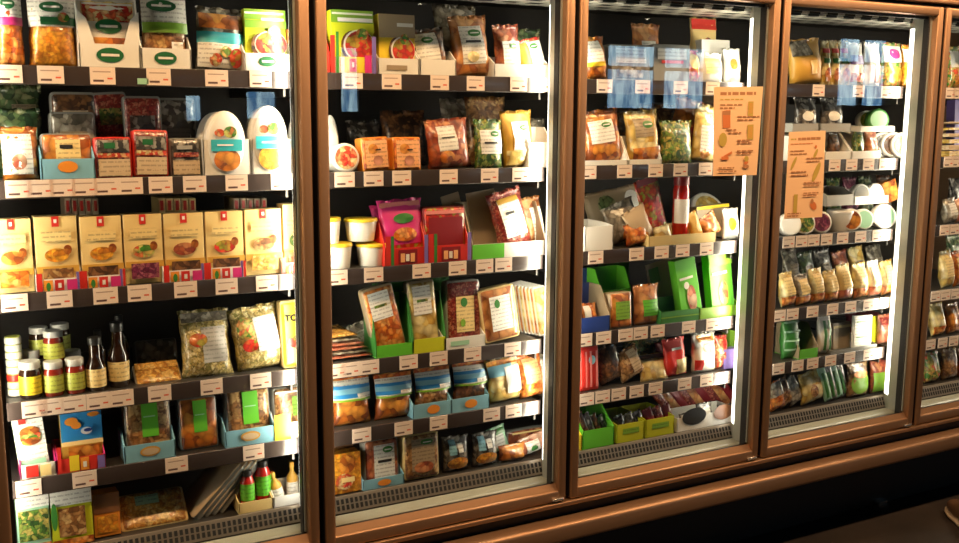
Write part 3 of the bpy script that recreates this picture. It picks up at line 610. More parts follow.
# bottom deck
it('F', 16, 49, 494, 'box', 'mint', 'pale box with green vegetable window', 'L -1 .78 1 1 p:white;W -.9 .2 .9 .74 herbs;Q -1 .02 1 .14 carrot', d=.05, dy=.02)
it('F', 50, 91, 488, 'box', 'acid', 'white and yellow box with dark nugget window', 'L -1 .72 1 1 p:white;W -.65 .16 .65 .68 nuts;Q -1 0 1 .12 carrot;P -1 .3 -.7 .8 leaf', d=.05, dy=.02)
it('F', 92, 118, 492, 'box', 'orange', 'brown and orange box beside the nugget box', 'Q -1 .55 1 1 brown;Q -.8 .1 .8 .5 fries', d=.05, dy=.03)
it('F', 119, 186, 486, 'tray', 'cracker', 'wide flat clear tray with small green label', 'L -.5 .6 .2 .86 p:mint', d=.04, dy=.04, lean=45, back='cream')
for j in range(4):
    zs = ZS['F']; X = solve(190 + j * 8, None, Vector((0, .19, zs)), 0)
    r = root('food_pack', (X, .145 + j * .004, zs + .004), 'food pack', f'clear food tray leaning on its edge, {ORD[j]} of four, bottom deck, first door', 'clear trays leaning on the bottom deck'); r.rotation_euler = (0, math.radians(45 - j), 0)
    o = obj('tray_base', slab('r', .15, .185, .018, .004), 'glassgrey', r, True, 50); o.rotation_euler = (0, 0, math.radians(-90)); o.location = (0, .085, 0)
    o = obj('film_rim', slab('r', .16, .195, .003, .001), 'beige', r, True, 50); o.rotation_euler = (0, 0, math.radians(-90)); o.location = (-.003, .085, 0)
holder('F', 236, 270, .030, 'cream', 'cream box holding two red bottles', d=.09)
bottle('F', 238, 252, 470, 'red ketchup bottle with green label, shorter of two', content='ketchup', cap='black', lab='p:grass', shoulder=.72, neck=.6, lo=.25, hi=.68, dy=.022)
bottle('F', 253, 268, 460, 'red ketchup bottle with green label, taller of two', content='ketchup', cap='black', lab='p:grass', shoulder=.72, neck=.6, lo=.25, hi=.68, dy=.03)
holder('F', 271, 312, .030, 'white', 'white cut-out tray holding drink bottles', d=.09)
bottle('F', 272, 283, 470, 'small golden bottle tilted in white tray', content='gold', cap='gold', lab='p:white', roll=-14, dy=.03, name='drink_bottle')
bottle('F', 284, 295, 462, 'small golden bottle upright in white tray', content='gold', cap='gold', lab='p:white', dy=.035, name='drink_bottle')
bottle('F', 296, 308, 458, 'small golden bottle by the door frame', content='gold', cap='gold', lab='p:white', dy=.035, name='drink_bottle', roll=5)
# ============================================================ second door
holder('A', 327, 374, .046, 'white', 'flag coloured tray with red corner under the berry carton', hs=.11, sidemat='red', spec='B -.98 .05 -.78 2.2 red;B -.74 .05 -.62 2.4 leaf;B .80 .05 .98 2.2 lilac;Q -.4 .1 .5 1 yellow;Q -.2 .15 .1 .9 red;L -.1 .4 .0 .7 white;Q .45 .1 .75 1.1 magenta', d=.09)
it('A', 329, 372, 11, 'box', 'acid', 'yellow green carton with tomatoes ring, flag coloured tray', 'B -1 .80 1 1 lime;B -.95 .93 .95 .96 white;L -.7 .82 .95 .88 white;Q -1 .66 1 .80 acid;P -.6 .2 .5 .68 choco;P -.5 .2 1 .70 white;P -.42 .22 .98 .68 tomato;P .1 .54 .7 .72 salad', d=.05, dy=.03)
holder('A', 376, 417, .046, 'white', 'white tray under the darker yellow carton', d=.09, spec='L -.6 .3 .4 .6 kraft')
it('A', 377, 413, 15, 'box', 'yellow', 'dull green and yellow carton in white tray', 'B -1 .62 1 1 kraft;L 0 .80 .9 .86 white;P -.5 .18 .3 .62 choco;P -.4 .18 .95 .64 white;P -.32 .2 .92 .62 tomato;P .1 .5 .6 .68 salad', d=.05, dy=.03)
holder('A', 418, 454, .046, 'white', 'white cut-out tray holding dark sausage pouch', d=.09)
it('A', 414, 448, 28, 'bag', 'choco', 'dark sausage pouch with tilted white label', 'L -.85 .2 .45 .9 p:white;O -.5 .68 .2 .82 leaf', d=.04, roll=-8, dy=.03)
it('A', 433, 476, 4, 'bag', 'film', 'crumpled clear sausage bag top behind the pouches', '', d=.05, dy=.10)
it('A', 452, 490, 14, 'bag', 'sausage', 'sausage bag with white label and green oval', 'L -.6 .2 .55 .82 p:white;O -.2 .64 .45 .76 leaf;L -.4 .54 .4 .58 black;P -.4 .22 .2 .4 cheese', d=.055, roll=-4, dy=.025, lean=6)
it('A', 494, 520, 24, 'bag', 'meat', 'brown meat pack with white label standing in tray', 'L -.5 .15 .8 .68 p:white;O 0 .52 .6 .64 leaf', d=.04, dy=.03, roll=-3)
holder('A', 492, 547, .040, 'white', 'plain white tray by the lamp strip', d=.09)
it('A', 519, 545, 38, 'bag', 'pizza', 'red and white pouch tilted beside the lamp', 'L -.1 .1 .9 .9 p:white;O 0 .7 .6 .85 leaf;B -.9 .1 -.2 .9 orange', d=.03, dy=.035, roll=-12)
it('A', 505, 540, 28, 'bag', 'dimgreen', 'dull pack lying behind the red and white pouch', '', d=.05, dy=.16)
# second shelf
it('B', 322, 338, 115, 'oval', 'white', 'white oval pack with teal base partly behind frame', 'Q -.94 .1 .94 .34 teal', d=.03, dy=.10, back='white')
lid_round('salad_tub', 'tub', 'B', 329, 360, 143, 'round cream tub with orange filling turned to the door', mat='pizza', dy=.02, d=.05)
for a, b, lb in ((361, 388, 'first'), (391, 419, 'second')):
    it('B', a, b, 137, 'tray', 'carrot', f'{lb} of two orange trays with pale printed lid', 'L -.8 .1 .8 .9 p:peach;P -.6 .5 .1 .8 nugget;P -.3 .15 .4 .45 ham;L -.1 .6 .3 .64 black', d=.045, back='orange', roll=-3 if a < 390 else 0)
it('B', 427, 470, 118, 'bag', 'meat', 'brown chunks bag with slanting white label', 'L -.55 .35 .3 .85 p:white;L -.4 .6 .2 .63 black;P -.6 .1 .1 .35 nugget', d=.05, roll=-5)
it('B', 473, 501, 119, 'bag', 'herbs', 'clear green flecked bag with white label', 'L -.7 .3 .8 .78 p:white;O 0 .64 .6 .76 leaf;L -.5 .5 .4 .54 black', d=.045)
it('B', 502, 533, 110, 'bag', 'gold', 'golden paper bag with white label', 'L -.45 .2 .6 .8 p:white;O 0 .64 .5 .74 leaf;P -.5 .0 .2 .25 cheese;Q -.9 .05 .9 .3 cheese', d=.05, roll=-3)
holder('B', 526, 549, .075, 'white', 'white cut-out box by the lamp strip', d=.09)
it('B', 440, 480, 98, 'bag', 'film', 'clear bag standing at the back', '', d=.05, dy=.16)
it('B', 465, 505, 96, 'bag', 'nuts', 'brown speckled bag behind the green flecked bag', '', d=.05, dy=.11)
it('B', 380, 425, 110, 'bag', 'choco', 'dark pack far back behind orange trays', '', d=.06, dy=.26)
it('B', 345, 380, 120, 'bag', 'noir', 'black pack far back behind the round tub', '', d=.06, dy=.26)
it('B', 520, 545, 118, 'bag', 'film', 'clear pack behind the golden bag', '', d=.05, dy=.12)
# third shelf
r, ch = cup('C', 322, 350, 243, 'white cup with yellow lid by the door frame, lower row')
cup('C', 354, 384, 243, 'white cup with yellow lid beside the red tray, lower row')
zs2 = ch + .002
for a, b, lb, dy in ((322, 339, 'by the frame', .025), (343, 375, 'under the price tag', .03)):
    zs = ZS['C']; r2, h2 = cup('C', a - (6 if a == 322 else 0), b, 243 if True else 0, f'white cup with yellow lid stacked on top {lb}', dy=dy)
    r2.location.z = zs + zs2
cup('C', 356, 378, 232, 'white cup with yellow lid standing further back', dy=.12)
holder('C', 383, 425, .050, 'red', 'red flag tray holding a pink pouch', hs=.12, d=.10, spec='B -.98 .05 -.76 1.7 red;B -.74 .05 -.6 1.7 leaf;Q -.4 .1 .5 .9 wine;Q -.3 .2 -.1 .7 peach;L -.06 .25 .1 .65 white;Q .15 .2 .35 .7 peach;B .8 .05 .98 1.7 lilac')
it('C', 380, 424, 199, 'bag', 'magenta', 'shiny pink pouch with green and orange pictures', 'B -.9 .88 .9 .96 pink;P -.4 .62 .5 .78 leaf;P -.5 .34 .55 .56 carrot;Q -.8 .05 .8 .3 tomato', d=.04, dy=.03, roll=-3)
it('C', 375, 410, 203, 'bag', 'magenta', 'pink pouch just behind the shiny one', '', d=.03, dy=.085, roll=-6)
holder('C', 426, 468, .050, 'red', 'red flag tray holding a flat red pack', hs=.12, d=.10, spec='B -.98 .05 -.76 1.7 red;B -.74 .05 -.6 1.7 leaf;Q -.4 .1 .5 .9 wine;Q -.3 .2 -.1 .7 peach;L -.06 .25 .1 .65 white;Q .15 .2 .35 .7 peach;B .8 .05 .98 1.7 lilac')
it('C', 422, 464, 206, 'tray', 'tomato', 'flat dark red pack in red flag tray', 'B -.9 .86 .9 .92 pink;Q -.8 .1 .8 .8 wine', d=.03, dy=.035, back='wine')
holder('C', 470, 543, .045, 'white', 'long cardboard tray with green corner and white front', d=.13, hs=.16, sidemat='kraft', spec='Q -1 0 -.15 1 grass')
it('C', 452, 470, 192, 'box', 'kraft', 'leaning brown cardboard divider between red pack and bag', '', d=.004, dy=.13, roll=-14, name='cardboard_divider', cat='divider')
it('C', 472, 500, 190, 'box', 'kraft', 'inner cardboard sheet behind the leaning sausage bag', '', d=.004, dy=.11, roll=-8, name='cardboard_divider', cat='divider')
it('C', 498, 532, 188, 'bag', 'salami', 'brown sausage bag tilted, square white label', 'L -.55 .25 .65 .88 p:white;B -.55 .80 .65 .88 gold;L -.3 .62 .2 .66 black', d=.05, dy=.03, roll=-14)
it('C', 523, 545, 196, 'bag', 'sausage', 'sausage bag with pale label beside the lamp', 'L -.2 .1 .8 .8 p:white', d=.04, dy=.06, roll=-8)
# fourth shelf
for j in range(6):
    Y = YF + .03; zs = ZS['D']; X0 = solve(322 , None, Vector((0, Y, zs)), 0); X1 = solve(374 - j * 3, None, Vector((0, Y, zs)), 0)
    r = root('meat_pack', ((X0 + X1) / 2, Y + .06, zs + .001 + j * .0125), 'food pack', f'flat sliced meat pack, {ORD[j]} from bottom of stack, fourth shelf, second door', 'stacked flat meat packs')
    bm, f = bagmesh(X1 - X0, .16, .016, j, False); o = obj('meat_film', bm, ['ham', 'film', 'ham', 'ham', 'film', 'cracker'][j], r, True); o.rotation_euler = (-math.pi / 2, 0, 0); o.location = (0, -.06, .016)
it('D', 352, 376, 320, 'bag', 'film', 'clear bag with white edge leaning on meat stack', 'L -.6 .3 .3 .7 p:grey', d=.03, dy=.10, roll=-18)
for a, b, yt, lb, ft, m1, m2 in ((374, 409, 284, 'orange fillet', 'carrot', 'grass', 'lime'), (411, 442, 280, 'pale fillet', 'cheese', 'acid', 'leaf')):
    holder('D', a, b + 2, .036 if a < 380 else .042, m1, f'green cut-out tray holding the {lb} pack', hs=.17, d=.09, sidemat='leaf')
    it('D', a, b - 4, yt, 'tray', ft, f'{lb} pack with white printed label in green tray', 'L -.75 .52 .55 .93 p:white;L -.5 .7 .3 .74 herbs', d=.03, dy=.03, roll=-12 if a < 380 else -4, back='kraft')
    it('D', a - 2, b + 6, yt - 2, 'box', 'leaf', f'dark green card back standing behind the {lb} pack', '', d=.004, dy=.12, name='tray_card', cat='card')
it('D', 445, 479, 280, 'tray', 'salami', 'red brown salami pack with yellow label', 'L -.5 .22 .55 .76 p:cream;P -.25 .6 .15 .74 leaf;P -.3 .3 0 .42 lime', d=.03, dy=.035, back='grey')
holder('D', 442, 483, .035, 'white', 'low white tray under the salami pack', d=.09, spec='Q -.7 .3 .2 .7 mint')
it('D', 483, 518, 286, 'tray', 'sausage', 'pale sliced meat pack leaning with white label', 'L -.55 .2 .6 .84 p:white;P -.3 .62 0 .78 leaf', d=.035, dy=.02, roll=-7, back='cream')
for j in range(8):
    it('D', 512 + j * 3.6, 528 + j * 3, 281 + j * .6, 'tray', ['sausage', 'cheese'][j % 2], f'slim pack, {ORD[j]} of a leaning row beside the lamp', '', d=.010, dy=.035 + (7 - j) * .013, roll=-8, back='white', group='leaning slim packs')
# fifth shelf
for a, b, yt, lb, ft, hd in ((330, 369, 375, 'bright orange', 'nugget', 0), (373, 411, 373, 'dull orange', 'nugget', 0), (413, 449, 367, 'medium brown', 'nuts', 1), (451, 486, 361, 'dark brown', 'choco', 1)):
    it('E', a, b, yt, 'bag', ft, f'clear bag of {lb} nuggets with blue band', 'L -.96 .84 .96 .98 carrot;L -.96 .50 .96 .90 p:white;B -.96 .56 .96 .80 blue;B -.96 .64 .96 .74 sky;B -.96 .5 .96 .54 lime;L .2 .56 .9 .64 p:white', d=.05, dy=.03)
    if hd: holder('E', a - 2, b + 1, .042, 'sky', f'light blue tray with orange oval under {lb} nuggets', d=.10, spec='P -.3 .2 .35 .85 orange')
it('E', 487, 520, 358, 'bag', 'cheese', 'pale shiny bag with blue band tilted', 'B -.9 .62 .5 .86 sky;Q -.9 .86 .9 .97 fries;L 0 .2 .9 .8 white', d=.05, dy=.02, roll=-5)
it('E', 518, 543, 353, 'bag', 'carrot', 'orange food bag beside the lamp', 'L -.6 .35 .6 .9 p:peach', d=.05, dy=.02, roll=-6)
it('E', 535, 552, 352, 'bag', 'film', 'grey clear bag against the lamp strip', '', d=.04, dy=.04)
# bottom deck
it('F', 329, 359, 452, 'box', 'fries', 'golden orange box with food pictures', 'P -.5 .5 .6 .95 nugget;P -.8 .1 .4 .5 pizza;L -.4 .28 .5 .40 cream', d=.05, dy=.02)
it('F', 326, 352, 444, 'box', 'brown', 'orange box standing behind the golden one', '', d=.05, dy=.09)
holder('F', 361, 402, .030, 'sky', 'light blue tray with orange oval, lowest row', d=.08, spec='P -.3 .2 .35 .85 orange')
it('F', 363, 397, 438, 'tray', 'meat', 'brown meat pack with tall white label, green oval', 'L -.5 .16 .7 .88 p:white;O 0 .70 .6 .84 leaf;L -.3 .5 .5 .56 black', d=.035, dy=.03, back='grey')
it('F', 402, 437, 433, 'tray', 'nuts', 'brown patty pack in pale tray with faint label', 'L -.6 .2 .7 .9 p:kraft;O -.1 .76 .6 .88 leaf;P -.5 .15 .6 .4 meat', d=.045, dy=.02, back='cream')
for a, b, yt, lb in ((441, 467, 436, 'first'), (470, 496, 432, 'second')):
    it('F', a, b, yt, 'bag', 'noir', f'{lb} of two dark bags with yellow picture', 'P -.8 .08 .8 .42 fries;L -.6 .5 -.1 .9 p:sky;L 0 .55 .4 .8 p:white', d=.045, dy=.02)
it('F', 497, 524, 444, 'bag', 'nugget', 'clear bag of brown nuggets near the grille', '', d=.045, dy=.02)
it('F', 484, 508, 426, 'bag', 'mint', 'white and green pouch leaning behind nugget bag', 'L -.5 .2 .6 .7 p:white;B -.8 .7 .8 .9 leaf', d=.03, dy=.09, roll=-14)
it('F', 518, 547, 434, 'bag', 'ham', 'pinkish bag tilted with green white label', 'L -.6 .1 .3 .75 p:white;P -.4 .2 .1 .5 leaf', d=.04, dy=.03, roll=-12)
it('F', 505, 545, 428, 'tray', 'meat', 'meat pack at the back beside the lamp', 'B -.8 .84 .8 .92 cream', d=.03, dy=.11)
# ============================================================ third door
it('A', 585, 607, 36, 'bag', 'nugget', 'yellow orange bag with white label by frame', 'L -.9 .4 .5 .9 p:white;B -.9 .3 .6 .4 yellow', d=.05, dy=.02, roll=-6)
it('A', 610, 648, 45, 'box', 'glassgrey', 'pale carton behind the window reflection', 'L -.8 .5 .8 .9 p:white;Q -.8 .1 .8 .4 film', d=.05, dy=.05)
it('A', 652, 688, 45, 'box', 'glassgrey', 'pale carton with red print beside the bright carton', 'L -.8 .6 .8 .9 p:white;Q -.6 .5 .6 .58 red', d=.05, dy=.05)
it('A', 632, 660, 23, 'bag', 'sausage', 'crumpled clear bag rising behind pale cartons', 'L -.5 .3 .5 .7 p:white', d=.05, dy=.14)
it('A', 690, 717, 17, 'bag', 'cream', 'white pouch with red top at the back', 'B -.9 .82 .9 .98 red;P -.3 .4 .4 .7 meat', d=.05, dy=.14)
it('A', 686, 698, 50, 'bag', 'pizza', 'narrow red yellow pouch beside the white packs', 'P -.8 .4 .8 .9 yellow', d=.04, dy=.04)
it('A', 697, 722, 52, 'bag', 'white', 'overexposed white pouch near lamp', 'L -.6 .3 .6 .8 p:cream', d=.05, dy=.03)
it('A', 700, 728, 40, 'box', 'white', 'white box lying behind white pouch', '', d=.05, dy=.12)
it('A', 722, 740, 48, 'bag', 'white', 'white pouch against the lamp strip', 'P -.5 .4 .3 .7 orange', d=.04, dy=.05)
# second shelf
it('B', 584, 623, 109, 'bag', 'nugget', 'golden bread roll bag tilted with white label', 'L -.7 .38 .5 .8 p:white;O -.1 .66 .4 .76 leaf', d=.055, dy=.02, roll=-7)
holder('B', 583, 627, .018, 'white', 'white partition tray around the bread roll bag', d=.10, hs=.09)
it('B', 627, 660, 110, 'bag', 'cheese', 'pale chunks bag with green oval logo', 'L -.6 .5 .5 .85 p:kraft;O -.1 .66 .5 .8 leaf;Q -.8 .05 .8 .3 nugget', d=.05, dy=.02, roll=-4)
holder('B', 628, 661, .018, 'white', 'white partition tray around the pale chunks bag', d=.10, hs=.09)
it('B', 660, 692, 120, 'bag', 'herbs', 'green flecked bag low beside partition', '', d=.05, dy=.02)
it('B', 665, 706, 98, 'bag', 'sausage', 'brown bag tilted behind the green flecked bag', 'B -.4 .1 .3 .5 wine', d=.04, dy=.08, roll=14)
it('B', 690, 714, 104, 'bag', 'cheese', 'clear bag with white label beside poster', 'L -.6 .15 .7 .62 p:white;P -.5 .04 .2 .2 fries', d=.045, dy=.02, roll=8)
it('B', 712, 738, 112, 'bag', 'white', 'white and green bag behind poster', 'B -.5 .6 .5 .8 grass', d=.05, dy=.04)
it('B', 604, 640, 106, 'bag', 'choco', 'brown pack far back, bread roll bag before it', '', d=.05, dy=.2)
it('B', 640, 675, 104, 'bag', 'nuts', 'speckled pack far back behind the chunks bag', '', d=.05, dy=.2)
# third shelf
holder('C', 584, 612, .078, 'white', 'white open box, nearly empty, by the frame', d=.14, hs=.085)
it('C', 588, 645, 188, 'bag', 'kraft', 'greenish grey packet lying across the box', 'P -.6 .5 0 .9 dimgreen;P .3 .4 .9 .9 white', d=.05, dy=.17, roll=-8)
it('C', 611, 643, 200, 'bag', 'film', 'clear grey pouch leaning in the middle', 'P -.4 0 .5 .35 orange', d=.05, dy=.05, roll=-20)
it('C', 632, 655, 205, 'bag', 'beige', 'beige twisted packet leaning over orange pack', 'P -.5 .05 .4 .25 carrot', d=.03, dy=.03, roll=-24)
it('C', 626, 648, 222, 'bag', 'carrot', 'small orange pack at the rail', '', d=.03, dy=.025, roll=-10)
it('C', 646, 670, 176, 'bag', 'tomato', 'long red packet leaning beside the red bottle', 'B -.8 .9 .8 1 wine', d=.035, dy=.05, roll=-14)
bottle('C', 672, 685, 176, 'red plastic bottle with white label', content='ketchup', cap='wine', lab='white', shoulder=.80, neck=.8, lo=.3, hi=.66, dy=.035)
it('C', 655, 672, 225, 'bag', 'cheese', 'pale packet low before the red packet', '', d=.03, dy=.02, roll=-12)
holder('C', 648, 715, .034, 'cream', 'pale low tray under red bottle and packets', d=.14)
it('C', 696, 728, 205, 'box', 'kraft', 'tan card box leaning open at the back', 'B -1 .9 1 1 yellow', d=.04, dy=.10, roll=-3)
it('C', 704, 722, 212, 'bag', 'carrot', 'orange red packet leaning before tan box', '', d=.03, dy=.03, roll=-28)
it('C', 692, 704, 210, 'bag', 'gold', 'yellow packet leaning beside the red bottle', '', d=.02, dy=.035, roll=-22)
it('C', 722, 738, 208, 'bag', 'white', 'overexposed packet beside lamp strip', 'P -.6 .3 .3 .7 yellow', d=.04, dy=.03)
lid_round('cheese_round', 'cheese', 'C', 700, 730, 188, 'flat white round pack at the back', dy=.26, lean=30)
# fourth shelf
holder('D', 578, 609, .050, 'navy', 'navy blue cardboard tray by the frame', d=.12, hs=.14, sidemat='kraft')
it('D', 581, 596, 303, 'bag', 'carrot', 'small orange white pack inside navy tray', 'L -.8 .3 0 .9 white', d=.04, dy=.05)
it('D', 577, 594, 268, 'box', 'navy', 'navy box standing far back by the frame', '', d=.05, dy=.15)
it('D', 609, 631, 292, 'tray', 'nugget', 'orange slice pack with green yellow label', 'L -.6 .25 .7 .75 p:lime', d=.035, dy=.02, back='kraft')
it('D', 633, 658, 284, 'bag', 'sausage', 'clear crinkled pack with green label', 'L -.4 .22 .8 .62 p:grass', d=.035, dy=.02)
holder('D', 599, 629, .034, 'grass', 'small green tray raised behind the orange slice pack', d=.08, dy=.075, hs=.10).location.z += .085
it('D', 605, 628, 258, 'box', 'leaf', 'green carton upright at the back', '', d=.05, dy=.27)
it('D', 652, 684, 258, 'box', 'kraft', 'brown card panel leaning behind green tray', 'B -.9 .6 -.3 .9 leaf', d=.004, dy=.16, roll=-12)
holder('D', 660, 698, .040, 'leaf', 'green low tray below brown card panel', d=.12, spec='B -1 .45 1 .55 lime')
it('D', 681, 701, 257, 'box', 'grass', 'narrow green carton leaning with shrimp picture', 'P -.3 .1 .6 .55 ham;B -.8 .66 .5 .70 white;P -.5 .5 0 .62 white', d=.035, dy=.02, roll=-10)
it('D', 711, 733, 252, 'box', 'grass', 'broad green carton with orange shrimp picture', 'P -.3 .15 .5 .55 nugget;B -.8 .66 .5 .70 white;B -1 .8 1 1 lime', d=.035, dy=.02, roll=-6)
holder('D', 699, 738, .038, 'lime', 'pale green low tray near lamp', d=.10)
it('D', 700, 716, 262, 'box', 'black', 'dark carton between the two green cartons', '', d=.03, dy=.09, roll=-12)
# fifth shelf
it('E', 579, 598, 346, 'tray', 'red', 'red white striped pack with blue star', 'P -.2 .6 .5 .8 sky;L -.1 .1 .1 .9 pink;L .5 .1 .7 .9 pink;L -.6 .1 -.45 .9 pink', d=.04, dy=.02, back='red')
it('E', 600, 624, 344, 'bag', 'choco', 'dark food bag leaning beside the striped pack', '', d=.04, dy=.03, roll=-16)
it('E', 621, 645, 346, 'bag', 'nuts', 'clear brown bag leaning in the middle', 'L 0 .2 .7 .9 p:beige', d=.035, dy=.025, roll=-22)
it('E', 640, 668, 352, 'bag', 'cheese', 'flat golden pouch lying at the rail', 'B -.9 .8 .9 .95 brown', d=.03, dy=.02, lean=20)
it('E', 622, 668, 330, 'bag', 'herbs', 'green dark pouch behind golden pouch', '', d=.05, dy=.12)
it('E', 664, 686, 338, 'bag', 'red', 'glossy red pack with yellow lower corner', 'Q -.1 .05 .9 .45 cheese;L -.4 .7 .4 .76 white', d=.04, dy=.02, roll=-4)
it('E', 655, 672, 342, 'bag', 'wine', 'dark red pack behind the glossy red one', '', d=.04, dy=.08)
it('E', 691, 715, 333, 'bag', 'white', 'white yellow pack with red lower corner', 'Q -.6 .78 .8 .95 fries;P -.2 .5 .6 .75 beige;Q -.9 .08 -.3 .35 red', d=.045, dy=.02)
it('E', 714, 727, 335, 'bag', 'pizza', 'red and brown pack before the lavender one', '', d=.04, dy=.03)
it('E', 722, 738, 348, 'box', 'lilac', 'lavender carton beside the lamp strip', '', d=.04, dy=.03)
it('E', 728, 742, 326, 'box', 'lime', 'lime carton behind lavender carton', '', d=.04, dy=.10)
# bottom deck
holder('F', 582, 613, .062, 'grass', 'bright green tray filled with dark packs', d=.16, hs=.12)
for j in range(4):
    it('F', 584 + j * 7, 593 + j * 6, 408 + j, 'bag', 'noir' if j % 2 else 'choco', f'dark slim pouch, {ORD[j]} in the bright green tray', '', d=.02, dy=.03 + j * .004, roll=-22, group='pouches in the green tray')
holder('F', 573, 581, .05, 'yellow', 'yellow tray edge beside the door frame', d=.10)
for a, b, lb in ((616, 643, 'first'), (645, 673, 'second')):
    holder('F', a, b, .062, 'acid', f'{lb} of two yellow trays with green print', d=.15, hs=.07, spec='L -.6 .45 .6 .75 p:lime')
for j, (a, yt) in enumerate(((618, 413), (627, 411), (636, 409), (647, 406), (656, 404), (665, 402))):
    it('F', a, a + 10, yt, 'bag', ['noir', 'film', 'noir', 'wine', 'salami', 'wine'][j], f'dark sausage pouch, {ORD[j]} in the yellow trays', '', d=.03, dy=.035, roll=-18, group='pouches in the yellow trays')
for j in range(9):
    it('F', 668 + j * 8, 676 + j * 8, 378 - j * 3, 'bag', ['salami', 'sausage', 'wine'][j % 3], f'long thin sausage stick, {ORD[j]} of the leaning bundle', '', d=.014, dy=.135, roll=-40, name='sausage_stick', cat='sausage', group='leaning sausage sticks')
holder('F', 676, 735, .048, 'white', 'white cut-out tray with two round gaps', d=.10, hs=.05, spec='P -.85 .35 -.05 1.6 black;P .2 .35 .85 1.5 brown')
for j, (a, b, yt) in enumerate(((680, 692, 412), (696, 712, 402), (716, 730, 404))):
    it('F', a, b, yt, 'bag', 'noir', f'small black and white pouch, {ORD[j]} in the white tray', 'P -.6 .4 .5 .8 white', d=.03, dy=.03, roll=-8 + 6 * j)
# ============================================================ fourth door
it('A', 790, 822, 38, 'bag', 'gold', 'big yellow pouch, clear top leaning over', 'Q -.9 .62 .2 .97 film;L .0 .2 .4 .5 cream', d=.06, dy=.02, roll=-6)
for j, (a, lb) in enumerate(((820, 'first'), (829, 'second'), (838, 'third'))):
    it('A', a, a + 9, 40, 'bag', 'cheese', f'{lb} of three narrow upright packs with green print', 'B -.8 .72 .8 .82 red;B -.8 .5 .8 .6 leaf;P -.7 .1 .7 .4 meat', d=.035, dy=.04)
it('A', 846, 862, 42, 'bag', 'white', 'white pack behind the window reflection', 'B -.8 .5 .8 .7 lilac;Q -.8 .1 .8 .3 pizza', d=.04, dy=.03)
it('A', 863, 879, 42, 'bag', 'white', 'white pack with brown corner beside green pack', 'Q 0 .1 .9 .5 nugget', d=.04, dy=.03)
it('A', 881, 900, 42, 'bag', 'salad', 'green yellow pack with white flower print', 'Q -.9 .55 .9 .92 white;P -.5 .62 .5 .86 magenta;P -.9 .1 .5 .45 fries', d=.05, dy=.02)
it('A', 901, 910, 44, 'bag', 'fries', 'yellow pack against the lamp strip', 'Q -.9 .6 .9 .9 white', d=.05, dy=.02)
# second shelf: stacked cheese trays
def tray_up(a, b, hz, yt, label, mat='tub_plastic', hf=.05, d=.14, dy=.02, hs=None):
    r = holder('B', a, b, hf, mat, label, d=d, dy=dy, hs=hs or hf * 1.05); r.location.z += hz; return r
tray_up(790, 823, 0, 0, 'pale cheese tray by the frame, lower level', hf=.085)
tray_up(824, 850, 0, 0, 'pale open cheese tray, middle of lower level', hf=.03, hs=.095)
tray_up(851, 880, 0, 0, 'pale open cheese tray with green pack, lower level', hf=.03, hs=.095)
tray_up(790, 816, .100, 0, 'grey tray of dark packs, upper level', 'grey', .030)
tray_up(818, 848, .100, 0, 'grey tray beside another, upper level', 'grey', .030)
tray_up(858, 892, .100, 0, 'pale tray under the green round lid', 'tub_plastic', .020)
for j, (a, b) in enumerate(((794, 816), (820, 842))):
    it('B', a, b, 98, 'bag', 'noir', f'{ORD[j]} black and white pack in the upper grey trays', 'P -.6 .3 .4 .6 white', d=.04, dy=.03, zb=.104)
r = lid_round('cheese_tub', 'tub', 'B', 866, 890, 101, 'round green lidded tub turned to the door', mat='mint', dy=.03, zb=.103, rim='leaf', h=.082, yaw=-25)
r = lid_round('cheese_tub', 'tub', 'B', 856, 878, 101, 'round dark tub behind the green lidded one', mat='herbs', dy=.085, zb=.103, rim='tub_plastic', h=.075, yaw=-25)
it('B', 853, 862, 126, 'bag', 'herbs', 'small green pack in the open cheese tray', '', d=.04, dy=.03, zb=.004)
it('B', 864, 876, 130, 'bag', 'meat', 'small brown pack in the open cheese tray', '', d=.04, dy=.03, zb=.004)
it('B', 828, 838, 132, 'bag', 'choco', 'small dark pack inside the middle tray', '', d=.04, dy=.05, zb=.004)
for j, a in enumerate((872, 882, 892)):
    lid_round('cheese_tub', 'tub', 'B', a, a + 22, 130, f'{["dark", "brown", "green speckled"][j]} lidded white tub standing in a row', mat=['noir', 'choco', 'herbs'][j], dy=.09 - j * .032, h=.098, yaw=-30, d=.026)
# third shelf
for j, (a, b, yt, mt, lb) in enumerate(((784, 797, 214, 'white', 'blank'), (797, 812, 212, 'herbs', 'green'), (814, 828, 212, 'berry', 'purple'))):
    lid_round('cheese_tub', 'tub', 'C', a, b, yt, f'round white tub with {lb} lid at the rail', mat=mt, dy=.02 , h=.082, yaw=-20, d=.03)
cup('C', 829, 848, 210, 'pale low cup with speckled lid', lid='tub_plastic', name='cheese_cup')
lid_round('cheese_tub', 'tub', 'C', 842, 860, 205, 'round tub with golden picture', mat='nugget', dy=.02, h=.085, yaw=-20)
lid_round('cheese_tub', 'tub', 'C', 857, 870, 205, 'round tub with pale green lid near rail', mat='mint', dy=.03, h=.08, yaw=-20)
lid_round('cheese_tub', 'tub', 'C', 876, 893, 202, 'big round tub with bright green centre', mat='mint', dy=.02, h=.095, yaw=-20)
holder('C', 824, 851, .040, 'grey', 'pale grey tray on the raised level', d=.12, dy=.05).location.z += .095
holder('C', 852, 886, .030, 'white', 'white tray on raised level holding lids', d=.12, dy=.05).location.z += .095
for j, a in enumerate((852, 867)):
    lid_round('cheese_tub', 'tub', 'C', a, a + 18, 182, f'{ORD[j]} white lidded tub on the raised level', mat='white' if j else 'grey', dy=.06, zb=.099, h=.072, yaw=-20, d=.03)
it('C', 884, 897, 180, 'box', 'nugget', 'brown card pack leaning on raised level', '', d=.02, dy=.05, zb=.09, roll=-16)
